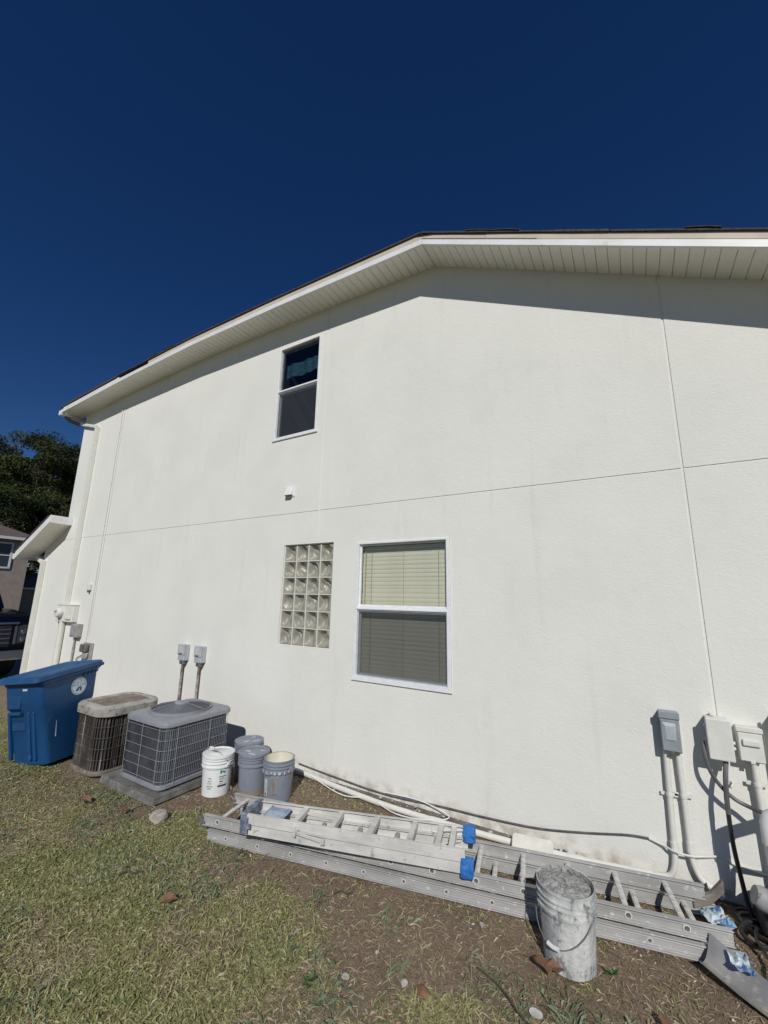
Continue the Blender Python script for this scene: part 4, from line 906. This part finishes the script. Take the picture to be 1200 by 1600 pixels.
F3 = [(rim[i], rim[i] + N_, rim[(i + 1) % len(rim)] + N_, rim[(i + 1) % len(rim)]) for i in range(len(rim))]
base = Vector((.13, -.80, 0)); o = MB().add([p - base for p in V + V2], F + F2 + F3).build('metal_trough', 'drysheet', smooth=True, loc=base); tag(o, 'bent bare metal trough at the bottom right corner', 'scrap metal')
# paint sprayer cart and the stub of white pipe beside it
t = thing('paint_sprayer', 'dark paint sprayer cart partly cut off by the right edge', 'paint sprayer', (.68, -.30, 0), R(8))
b = MB(); b.lathe([(.10, .02), (.125, .03), (.13, .20), (.12, .28), (.06, .32)], n=24); b.build('tank', 'aludark', t, smooth=True, loc=(.0, 0, 0))
b = MB(); b.lathe([(.06, 0), (.062, .14), (.05, .17)], n=18); o = b.build('motor', 'greydull', t, smooth=True, loc=(-.07, -.06, .22)); o.rotation_euler = (0, R(-70), 0)
b = MB(); b.lathe([(.02, 0), (.03, .01), (.03, .035), (.02, .045)], n=8); o = b.build('knob', 'trim', t, smooth=True, loc=(-.155, -.05, .235)); o.rotation_euler = (0, R(-90), 0)
for s in (-1, 1):
    b = MB(); b.tube([(s * .10 - .0, -.16, .01), (s * .10, -.13, .2), (s * .10, -.02, .40), (s * .10, .0, .46)], .013, 8); b.build('frame_tube', 'alu', t, smooth=True)
b = MB(); b.tube([(-.1, 0, .46), (.1, 0, .46)], .015, 8); b.build('handle', 'black', t, smooth=True)
for s in (-1, 1):
    b = MB(); b.lathe([(.09, 0), (.10, .01), (.10, .03), (.09, .04)], n=22); o = b.build('wheel', 'tyre', t, smooth=True, loc=(s * .16 - .02, .08, .10)); o.rotation_euler = (0, R(90), 0)
cable('hose', 'black sprayer hose coiled on the ground by the right edge', [(.66, -.40, .10), (.52, -.34, .03), (.42, -.26, .025), (.40, -.16, .03), (.50, -.12, .03), (.60, -.2, .03), (.56, -.36, .035), (.44, -.42, .03), (.38, -.34, .04), (.46, -.22, .05), (.62, -.22, .05)], .012, 'black', 8)
cable('hose', 'black cord trailing from the sprayer along the wall base at the right edge', [(.60, -.16, .14), (.52, -.10, .05), (.44, -.08, .03), (.38, -.13, .03), (.43, -.24, .03), (.55, -.27, .035), (.62, -.12, .03), (.8, -.1, .02)], .008, 'black', 8)
cable('hose', 'thin black hose on the dirt between the wrapper and the sprayer', [(.48, -.19, .02), (.46, -.3, .05), (.44, -.42, .06), (.47, -.55, .04), (.44, -.7, .02), (.5, -.85, .015), (.66, -.9, .012)], .009, 'black', 8)
t = thing('pipe_stub', 'thick white plastic pipe with elbow at the right edge', 'pipe', (.575, -.40, 0))
b = MB(); b.tube([(.01, 0, .0), (0, 0, .58)], .030, 14); b.build('pipe', 'trim', t, smooth=True)
b = MB(); b.tube([(0, 0, .57), (0, 0, .68), (.015, 0, .715), (.06, .0, .745)], [.042, .042, .043, .042], 16); b.build('elbow', 'trim', t, smooth=True)
b = MB(); b.tube([(.05, 0, .74), (.42, 0, .95)], .034, 14); b.build('arm', 'trim', t, smooth=True)

# rock, leaves, twigs
def rock(name, label, loc, s, seed, m='rock', cat='rock', sq=(1, 1, .75), group=None):
    bm = bmesh.new(); bmesh.ops.create_icosphere(bm, subdivisions=3, radius=1); rg = np.random.default_rng(seed); ds = [Vector(rg.normal(size=3)).normalized() for _ in range(9)]; hs = rg.uniform(.62, .95, 9)
    for v_ in bm.verts:
        for d_, h_ in zip(ds, hs):
            q = v_.co.dot(d_)
            if q > h_: v_.co -= d_ * (q - h_)
        v_.co *= s * rg.uniform(.97, 1.03); v_.co.x *= sq[0]; v_.co.y *= sq[1]; v_.co.z *= sq[2]
    me = bpy.data.meshes.new(name); bm.to_mesh(me); bm.free(); o = link(name, me, m, loc=loc); return tag(o, label, cat, group)
rock('rock', 'pale rounded rock on the dirt in front of the concrete pad', (-3.78, -1.46, .035), .075, 4)
rock('rock', 'small flat grey stone chip at the bottom edge below the plaster bucket', (-.585, -1.50, .01), .028, 9, 'chip', sq=(1.2, .8, .5))
rock('rock', 'small cream stone in the dirt left of the plaster bucket', (-.98, -1.10, .012), .020, 12, 'rock', sq=(.8, 1.2, .7))
rock('rock', 'pale pebble on the dirt in the middle foreground', (-1.42, -1.61, .010), .013, 15, 'chip')
rock('rock', 'grey flat stone beside the brown clod in the foreground', (-1.20, -1.70, .010), .024, 17, 'chip', sq=(.8, 1, .5))
rock('rock', 'tan flat stone near the bottom centre of the photo', (-1.48, -1.83, .010), .025, 19, 'rock', sq=(1, .8, .4))
rock('clod', 'reddish brown clay clod in the foreground grass', (-1.10, -1.69, .008), .045, 21, 'leaf', 'clod', sq=(1, .8, .4))
def fallen_leaf(loc, s, rz, label, tilt=.2):
    b = MB(); n_ = 9; V = []
    for k in range(n_):
        u = k / (n_ - 1); w_ = .32 * math.sin(math.pi * u ** .8) * (1 + .12 * math.sin(k * 2.4)); z = .12 * math.sin(u * 2.6) + .03
        V += [((u - .5), -w_, z + .10 * (w_ > 0.1)), ((u - .5), 0, z), ((u - .5), w_ * .9, z + .12 * (w_ > 0.1))]
    b.add([Vector(p) * s for p in V], [(k * 3 + j, k * 3 + j + 1, k * 3 + 4 + j, k * 3 + 3 + j) for k in range(n_ - 1) for j in (0, 1)])
    b.tube([(.5 * s, 0, .06 * s), (.75 * s, .04 * s, .02 * s)], .012 * s, 5); o = b.build('fallen_leaf', 'leaf', loc=loc, smooth=True); o.rotation_euler = (tilt, .1, rz); return tag(o, label, 'leaf', 'dry brown leaves on the ground')
fallen_leaf((-2.74, -2.02, .03), .11, 1.0, 'orange brown leaf alone on the lawn at left')
fallen_leaf((-.61, -1.25, .025), .15, 2.6, 'large brown leaf touching the base of the plaster bucket')
fallen_leaf((-.53, -1.22, .03), .11, .6, 'smaller curled brown leaf beside the plaster bucket')
fallen_leaf((-4.62, -1.66, .03), .13, .3, 'rust coloured leaf on bare earth before the concrete pad')
fallen_leaf((-4.15, -1.55, .02), .10, 2.0, 'brown leaf near the white rock')
fallen_leaf((-.05, -1.25, .02), .10, 1.7, 'brown leaf at the bottom right in dry grass')
for i, (x, y, rz, L_) in enumerate(((-3.3, -2.05, .7, .16), (-1.9, -1.38, .5, .12), (-.9, -1.42, -.5, .45))):
    b = MB(); b.tube(smooth_path([(0, 0, .012), (L_ * .35, .015, .02), (L_ * .7, -.01, .018), (L_, .02, .012)], 4), .004, 5); o = b.build('twig', 'bark', loc=(x, y, .01)); o.rotation_euler = (0, 0, rz)
    tag(o, ('dark twig on the lawn at left', 'short twig on the dirt in front of the long ladder', 'long thin dry stem below the plaster bucket')[i], 'twig')
# green weeds
for i, (x, y) in enumerate(((-.28, -1.06), (-.05, -.46), (-1.62, -1.95), (-.93, -1.9))):
    b = MB()
    for k in range(14):
        a = random.random() * 6.28; L_ = random.uniform(.03, .065); e_ = random.uniform(.3, 1.0); d_ = Vector((math.cos(a) * math.cos(e_), math.sin(a) * math.cos(e_), math.sin(e_))); s_ = Vector((-math.sin(a), math.cos(a), 0)) * L_ * .22
        b.add([(0, 0, 0), d_ * L_ * .55 + s_, d_ * L_ + Vector((0, 0, -.008)), d_ * L_ * .55 - s_], [(0, 1, 2, 3)])
    M.setdefault('weed', mat('weed_leaf', (.055, .12, .03), .6, c2=(.08, .15, .05), scale=30))
    o = b.build('weed', 'weed', loc=(x, y, .005)); tag(o, ('small green weed right of the plaster bucket', 'small weed between the ladder rails', 'green weed tuft in the middle foreground', 'green weed tuft at the bottom centre')[i], 'weed')

# rubble behind the bin at the left edge
for i, (x, y, rz) in enumerate(((-9.5, -.75, .3), (-9.15, -.95, 1.2), (-8.75, -1.0, .1), (-8.4, -1.22, .8), (-9.0, -.7, 2.2))):
    o = MB().box(-.1, .1, -.05, .05, 0, .06).build('brick', 'brick', bevel=.005, loc=(x, y, .0)); o.rotation_euler = (0, 0, rz); tag(o, ('red brick farthest from the blue cart in the loose pile at left edge', 'red brick lying crosswise in the loose pile behind the cart', 'red brick in the middle of the loose pile behind the cart', 'red brick of the loose pile nearest the blue cart', 'red brick at the wall side of the loose pile behind the cart')[i], 'brick', 'loose bricks behind the cart')
rgm_ = crumple('plastic_sheet', 'crumpled teal plastic scrap behind the blue cart', (-7.75, -1.42, .02), .5, .35, .05, 30, 'plastic scrap'); rgm_.data.materials[0] = M['tealtarp']

# ------------------------------------------------------------------ distance: pickup, neighbour house, trees
t = thing('pickup_truck', 'dark navy pickup truck parked beyond the far corner of the house', 'pickup truck', (-12.15, -.68, 0))
t.scale = (1.16, 1.12, 1.2)
# side profile (x back from the nose, z), extruded across; local -x is backwards
def prism(prof, y0, y1): b = MB(); b.loft([[(x, y, z) for x, z in prof] for y in (y0, y1)]); return b
prism([(0, .55), (.02, .75), (.0, 1.02), (-.10, 1.16), (-.6, 1.22), (-1.25, 1.27), (-5.6, 1.22), (-5.6, .55), (-4.9, .5), (-4.7, .85), (-4.1, .85), (-3.9, .5), (-1.35, .48), (-1.2, .85), (-.55, .85), (-.4, .52)], -1.0, 1.0).build('body', 'truck', t, bevel=.04, seg=2, smooth=True)
prism([(-1.2, 1.268), (-1.95, 1.82), (-2.2, 1.9), (-3.5, 1.9), (-3.65, 1.26)], -.86, .86).build('cab', 'truck', t, bevel=.06, seg=2, smooth=True)
prism([(-1.24, 1.30), (-1.90, 1.79), (-1.92, 1.80), (-1.99, 1.78), (-1.5, 1.3)], -.74, .74).build('windshield', 'nglass', t)
for s in (-1, 1): MB().box(-2.0, -3.4, s * .862, s * .872, 1.36, 1.78).build('side_window', 'nglass', t)
b = MB(); b.box(.0, .045, -.62, .62, .62, 1.0); b.build('grille', 'black', t, bevel=.015)
for k in range(4): MB().box(.046, .058, -.6, .6, .68 + k * .08, .70 + k * .08).build('grille_bar', 'chrome', t)
MB().box(.0, .06, -.72, .72, 1.02, 1.07).build('hood_trim', 'chrome', t, bevel=.012)
for s in (-1, 1):
    h_ = MB().box(-.12, .035, min(s * .66, s * .98), max(s * .66, s * .98), .66, 1.0).build('headlight', 'lens', t, bevel=.02)
    MB().box(.036, .048, min(s * .66, s * .70), max(s * .66, s * .70), .66, .99).build('trim', 'chrome', h_)
    for z in (.74, .88): 
        b = MB(); b.lathe([(.045, 0), (.05, .01), (.03, .02)], n=14); q = b.build('bulb', 'chrome', h_, smooth=True, loc=(.034, s * .82, z)); q.rotation_euler = (0, R(90), 0)
MB().box(-.05, .12, -1.0, 1.0, .38, .56).build('bumper', 'chrome', t, bevel=.03, seg=2)
for x in (-.88, -4.4):
    for s in (-1, 1):
        b = MB(); b.lathe([(.36, 0), (.39, .03), (.39, .22), (.36, .25)], n=26); q = b.build('wheel', 'tyre', t, smooth=True, loc=(x, s * .99 - (.25 if s > 0 else 0), .39)); q.rotation_euler = (R(-90), 0, 0)
        b = MB(); b.lathe([(.22, 0), (.22, .012), (.08, .03)], n=20); w_ = b.build('rim', 'alu', q, smooth=True, loc=(0, 0, .25 if s > 0 else -.001))

t = thing('neighbour_house', 'tan two storey neighbouring house with brown shingle roof across the way', 'house', (-39, 2, 0))
MB().box(-5, 5, -7, 5.4, 0, 5.2).build('wall', 'nwall', t)
b = MB(); e = .5; b.loft([[(-5 - e, -7 - e, 5.2), (5 + e, -7 - e, 5.2), (5 + e, 5.4 + e, 5.2), (-5 - e, 5.4 + e, 5.2)], [(-5 - e, -7 - e, 5.34), (5 + e, -7 - e, 5.34), (5 + e, 5.4 + e, 5.34), (-5 - e, 5.4 + e, 5.34)], [(-.1, -2, 7.9), (.1, -2, 7.9), (.1, .4, 7.9), (-.1, .4, 7.9)]]); b.build('roof', 'nroof', t)
MB().box(5.5, 5.6, -7.5, 5.9, 5.16, 5.33).build('fascia', 'ntrim', t)
def nwin(y0, y1, z0, z1):
    b = MB(); b.box(5.0, 5.08, y0 - .1, y0, z0 - .1, z1 + .1); b.box(5.0, 5.08, y1, y1 + .1, z0 - .1, z1 + .1); b.box(5.0, 5.08, y0, y1, z1, z1 + .1); b.box(5.0, 5.1, y0, y1, z0 - .1, z0); b.box(5.0, 5.06, y0, y1, (z0 + z1) / 2 - .03, (z0 + z1) / 2 + .03)
    q = b.build('window', 'ntrim', t); MB().box(5.001, 5.03, y0, y1, z0, z1).build('pane', 'nglass', q)
nwin(3.0, 4.4, 3.45, 4.9); nwin(-2.0, -.4, 3.45, 4.9); nwin(-5.6, -4, 3.45, 4.9)
MB().box(5.002, 5.05, -6, -.5, 0, 2.3).build('garage_door', 'ntrim', t); nwin(1.5, 3.0, .9, 2.2)
t = thing('garage', 'low brown roofed garage right of the neighbouring house', 'garage', (-40, 9.6, 0))
MB().box(-3, 3, -1.8, 3, 0, 2.1).build('wall', 'nwall', t)
b = MB(); b.loft([[(-3.4, -2.2, 2.12), (3.4, -2.2, 2.12), (3.4, 3.4, 2.12), (-3.4, 3.4, 2.12)], [(-3.4, -2.2, 2.24), (3.4, -2.2, 2.24), (3.4, 3.4, 2.24), (-3.4, 3.4, 2.24)], [(-1.0, .4, 3.3), (1.0, .4, 3.3), (1.0, .8, 3.3), (-1.0, .8, 3.3)]]); b.build('roof', 'nroof', t)
MB().box(3.4, 3.46, -2.2, 3.4, 2.10, 2.22).build('fascia', 'ntrim', t)

def crown_mesh(seed, H, rad, zb, n=13000, ls=.15, palette=((.030, .046, .014), (.046, .062, .018), (.020, .032, .011), (.060, .070, .022))):
    rg = np.random.default_rng(seed); nc = 34
    cz = zb + (H - zb) * rg.random(nc) ** .8; fr = (cz - zb) / (H - zb); rr = rad * np.clip(1.05 - .75 * np.abs(fr - .35) ** 1.3, .25, 1); th = rg.random(nc) * 6.283; q = np.sqrt(rg.random(nc)) * rr
    cc = np.stack([q * np.cos(th), q * np.sin(th), cz], -1); cr = rg.uniform(.55, 1.25, nc) * (rad / 3.2)
    k = rg.integers(0, nc, n); d = rg.normal(size=(n, 3)); d /= np.linalg.norm(d, axis=1)[:, None]; P = cc[k] + d * (cr[k] * rg.random(n) ** .4)[:, None] * np.array([1.25, 1.25, .75])
    a = rg.normal(size=(n, 3)); a /= np.linalg.norm(a, axis=1)[:, None]; c = np.cross(a, rg.normal(size=(n, 3))); c /= np.linalg.norm(c, axis=1)[:, None]
    L = (ls * rg.uniform(.6, 1.3, n))[:, None]; V = np.stack([P - a * L, P + c * L * .35, P + a * L, P - c * L * .35], 1).reshape(-1, 3)
    me = bpy.data.meshes.new('crown'); me.from_pydata(V.tolist(), [], np.arange(4 * n).reshape(-1, 4).tolist())
    pal = np.array(palette); base = pal[rg.integers(0, len(pal), nc)][k] * rg.uniform(.75, 1.25, n)[:, None]
    ca = me.color_attributes.new('tint', 'FLOAT_COLOR', 'POINT'); col = np.ones((4 * n, 4), np.float32); col[:, :3] = np.repeat(base, 4, 0); ca.data.foreach_set('color', col.reshape(-1))
    me.materials.append(M['leafmass']); return me, cc
def tree(seed, H, rad, zb):
    me, cc = crown_mesh(seed, H, rad, zb); rg = np.random.default_rng(seed + 50); b = MB()
    b.tube([(0, 0, 0), (.05, .03, H * .3), (-.05, .08, H * .6), (.02, 0, H * .93)], [.26, .20, .13, .03], 10)
    for c in cc[:20]:
        z0_ = max(zb * .7, c[2] - .9); b.tube([(0, 0, z0_), (c[0] * .5, c[1] * .5, z0_ + .5), tuple(c)], [.07, .045, .012], 5)
    return me, b
protos = []
for sd, H, rad, zb in ((1, 14.5, 3.2, 4.0), (2, 17.0, 3.4, 5.0), (3, 13.0, 3.0, 2.5)):
    me, tb = tree(sd, H, rad, zb); r = thing('pine_tree', 'x', 'tree'); tr = tb.build('trunk', 'bark', r, smooth=True); cr = bpy.data.objects.new('crown', me); C.objects.link(cr); cr.parent = r; protos.append(r)
spots = [(-48, 6.4, 0, .98), (-50, 9.2, 2, 1.14), (-47, 11.3, 1, .97), (-51, 13.6, 0, 1.2), (-48, 15.6, 1, .97), (-50, 18.8, 0, 1.1), (-57, 7.5, 1, 1.0), (-58, 11.5, 0, 1.25), (-57, 15.5, 2, 1.3), (-58, 20, 1, 1.0), (-52, 3.0, 0, 1.1), (-53, -1, 1, .95), (-46, 13.4, 2, .85), (-45.5, 9.0, 2, .8)]
names_ = ['rounded pine rising over the ridge of the neighbouring house', 'dense pine with bare trunk seen behind the small eave', 'tallest pine against the sky left of the house corner', 'pine just left of the far house corner', 'pine whose crown meets the house wall edge', 'far pine mostly hidden by the stucco house', 'back row pine at the left edge of the photo', 'back row pine behind the tallest one', 'back row pine with sky showing through', 'back row pine hidden by the stucco wall', 'pine at the far left edge behind the neighbouring house', 'pine behind the left half of the neighbouring house', 'shorter bushy pine below the tallest crown', 'shorter bushy pine just over the tan house roof']
used = set()
for i, (x, y, k, s) in enumerate(spots):
    o = protos[k] if k not in used else copy_tree(protos[k]); used.add(k)
    o.location = (x, y, 0); o.scale = (s, s, s); o.rotation_euler = (0, 0, i * 1.7); tag(o, names_[i], 'tree', 'pine trees beyond the neighbouring house')

# ------------------------------------------------------------------ grass, straw, gravel (uncountable)
def blades(name, pts, Lr, Wr, lean, pal, seed, mtl='grass', jitter=.2):
    rg = np.random.default_rng(seed); n = len(pts); a = rg.random(n) * 6.283
    L = rg.uniform(*Lr, n); Wd = rg.uniform(*Wr, n); el = rg.uniform(*lean, n)
    h = np.stack([np.cos(a), np.sin(a)], -1); s = np.stack([-np.sin(a), np.cos(a), np.zeros(n)], -1) * Wd[:, None] / 2
    z0 = gz(pts[:, 0], pts[:, 1]) - .006; B = np.stack([pts[:, 0], pts[:, 1], z0], -1)
    d1 = np.stack([h[:, 0] * np.cos(el), h[:, 1] * np.cos(el), np.sin(el)], -1); e2 = el - rg.uniform(.3, 1.1, n)
    d2 = np.stack([h[:, 0] * np.cos(e2), h[:, 1] * np.cos(e2), np.sin(e2)], -1)
    tw = rg.normal(size=(n, 3)) * Wd[:, None] * .25; m1 = B + d1 * (L * .55)[:, None]; tp = m1 + d2 * (L * .45)[:, None]
    tp[:, 2] = np.maximum(tp[:, 2], z0 + .003)
    V = np.stack([B - s * .7, B + s * .7, m1 + s + tw, m1 - s - tw, tp], 1).reshape(-1, 3)
    nv = 5 * n; me = bpy.data.meshes.new(name); me.vertices.add(nv); me.vertices.foreach_set('co', V.astype(np.float32).reshape(-1))
    o5 = np.arange(n)[:, None] * 5; li = np.concatenate([o5 + [0, 1, 2, 3], o5 + [3, 2, 4]], 1).reshape(-1)
    me.loops.add(len(li)); me.loops.foreach_set('vertex_index', li.astype(np.int32)); me.polygons.add(2 * n)
    st = (np.arange(n)[:, None] * 7 + [0, 4]).reshape(-1); me.polygons.foreach_set('loop_start', st.astype(np.int32))
    me.update(calc_edges=True); me.validate()
    pal = np.array(pal); c = pal[rg.integers(0, len(pal), n)] * rg.uniform(1 - jitter, 1 + jitter, n)[:, None]
    ca = me.color_attributes.new('tint', 'FLOAT_COLOR', 'POINT'); col = np.ones((nv, 4), np.float32); col[:, :3] = np.repeat(c, 5, 0); ca.data.foreach_set('color', col.reshape(-1))
    return tag(link(name, me, mtl), kind='stuff')
def scatter(n, seed, prob, box=(-9.5, 1.5, -4.0, -.03)):
    rg = np.random.default_rng(seed); x = rg.uniform(box[0], box[1], n); y = rg.uniform(box[2], box[3], n)
    far = np.clip(1.5 - .12 * np.hypot(x, y + 4), .35, 1.2); keep = rg.random(n) < prob(x, y) * far
    ok = ~((x > -5.0) & (x < -4.06) & (y > -1.34) & (y < -.42)) & ~((np.hypot(x + .485, y + 1.075) < .135)) & ~((x > -5.72) & (x < -5.1) & (y > -1.33) & (y < -.72))
    return np.stack([x, y], -1)[keep & ok]
GREEN = [(.25, .275, .095), (.32, .335, .135), (.19, .225, .075), (.40, .385, .19), (.28, .295, .11), (.46, .42, .235)]
DRY = [(.46, .395, .245), (.38, .315, .185), (.54, .475, .31), (.30, .24, .14)]
BROWN = [(.25, .185, .135), (.30, .225, .165), (.21, .15, .11), (.35, .275, .205), (.24, .175, .125)]
patch = lambda x, y: np.clip((fbm(x, y, 77, 3.1) - .40) * 4, .12, 1)
blades('grass', scatter(900000, 5, lambda x, y: np.maximum(lawn(x, y) ** 1.3 * patch(x, y), .05 * np.clip((fbm(x, y, 13, 4.0) - .45) * 8, 0, 1))), (.022, .060), (.0028, .0060), (.10, .95), GREEN, 1)
blades('dry_grass', scatter(560000, 6, lambda x, y: .10 + .62 * lawn(x, y)), (.025, .07), (.0022, .005), (.0, .5), DRY, 2)
blades('straw', scatter(480000, 7, lambda x, y: np.clip(1 - lawn(x, y) * 1.2, 0, 1) * np.clip((fbm(x, y, 51, 2.5) - .3) * 3, .1, 1)), (.012, .05), (.0012, .003), (.0, .25), BROWN, 3)
blades('blue_green_grass', scatter(60000, 8, lambda x, y: np.clip((fbm(x, y, 91, 2.6) - .53) * 9, 0, 1) * (y < -1.30)), (.05, .11), (.004, .008), (.1, .8), [(.19, .235, .145), (.24, .275, .175), (.15, .19, .105)], 4)
def gravel():
    rg = np.random.default_rng(40); n = 5200; x = rg.uniform(-5, 1.2, n); y = rg.uniform(-1.9, -.02, n)
    near = np.exp(-((y + .35) / .45) ** 2); keep = rg.random(n) < (.20 + .8 * near) * np.clip(1.05 - lawn(x, y), 0, 1); x, y = x[keep], y[keep]; n = len(x)
    s = np.clip(rg.lognormal(-5.35, .5, n), .002, .016); O = np.array([(1, 0, 0), (0, 1, 0), (-1, 0, 0), (0, -1, 0), (0, 0, 1), (0, 0, -1)], float)
    J = rg.uniform(.6, 1.2, (n, 6, 1)); V = (O[None] * J * s[:, None, None] * np.array([1, 1, .6])); a = rg.random(n) * 6.28; c, q = np.cos(a), np.sin(a)
    X = V[:, :, 0] * c[:, None] - V[:, :, 1] * q[:, None] + x[:, None]; Y = V[:, :, 0] * q[:, None] + V[:, :, 1] * c[:, None] + y[:, None]; Z = V[:, :, 2] + (gz(x, y) + s * .3)[:, None]
    f = np.array([(0, 1, 4), (1, 2, 4), (2, 3, 4), (3, 0, 4), (1, 0, 5), (2, 1, 5), (3, 2, 5), (0, 3, 5)])
    F = (f[None] + np.arange(n)[:, None, None] * 6).reshape(-1, 3); me = bpy.data.meshes.new('gravel'); me.from_pydata(np.stack([X, Y, Z], -1).reshape(-1, 3).tolist(), [], F.tolist())
    pal = np.array([(.42, .39, .34), (.30, .26, .21), (.20, .15, .11), (.60, .58, .54), (.25, .19, .14)]); col = np.ones((n * 6, 4), np.float32); col[:, :3] = np.repeat(pal[rg.integers(0, 5, n)], 6, 0)
    me.color_attributes.new('tint', 'FLOAT_COLOR', 'POINT').data.foreach_set('color', col.reshape(-1)); tag(link('gravel', me, 'grass'), kind='stuff')
gravel()
def rubble():   # plaster droppings along the foot of the wall
    rg = np.random.default_rng(60); b = MB(); n = 420
    for k in range(n):
        x = rg.uniform(-3.0, .35) if k < 130 else rg.uniform(-.72, .22); y = -abs(rg.normal()) * .09 - .02; s = float(np.clip(rg.lognormal(-4.6, .45), .004, .024))
        J = rg.uniform(.6, 1.25, 6); O = [(s * J[0], 0, 0), (0, s * J[1], 0), (-s * J[2], 0, 0), (0, -s * J[3], 0), (0, 0, s * J[4] * .6), (0, 0, -s * J[5] * .6)]; z = max(0, .05 - abs(y) * .4) * rg.random()
        b.add([(p[0] + x, p[1] + y, p[2] + z) for p in O], [(0, 1, 4), (1, 2, 4), (2, 3, 4), (3, 0, 4), (1, 0, 5), (2, 1, 5), (3, 2, 5), (0, 3, 5)])
    tag(b.build('plaster_rubble', 'chip'), kind='stuff')
rubble()
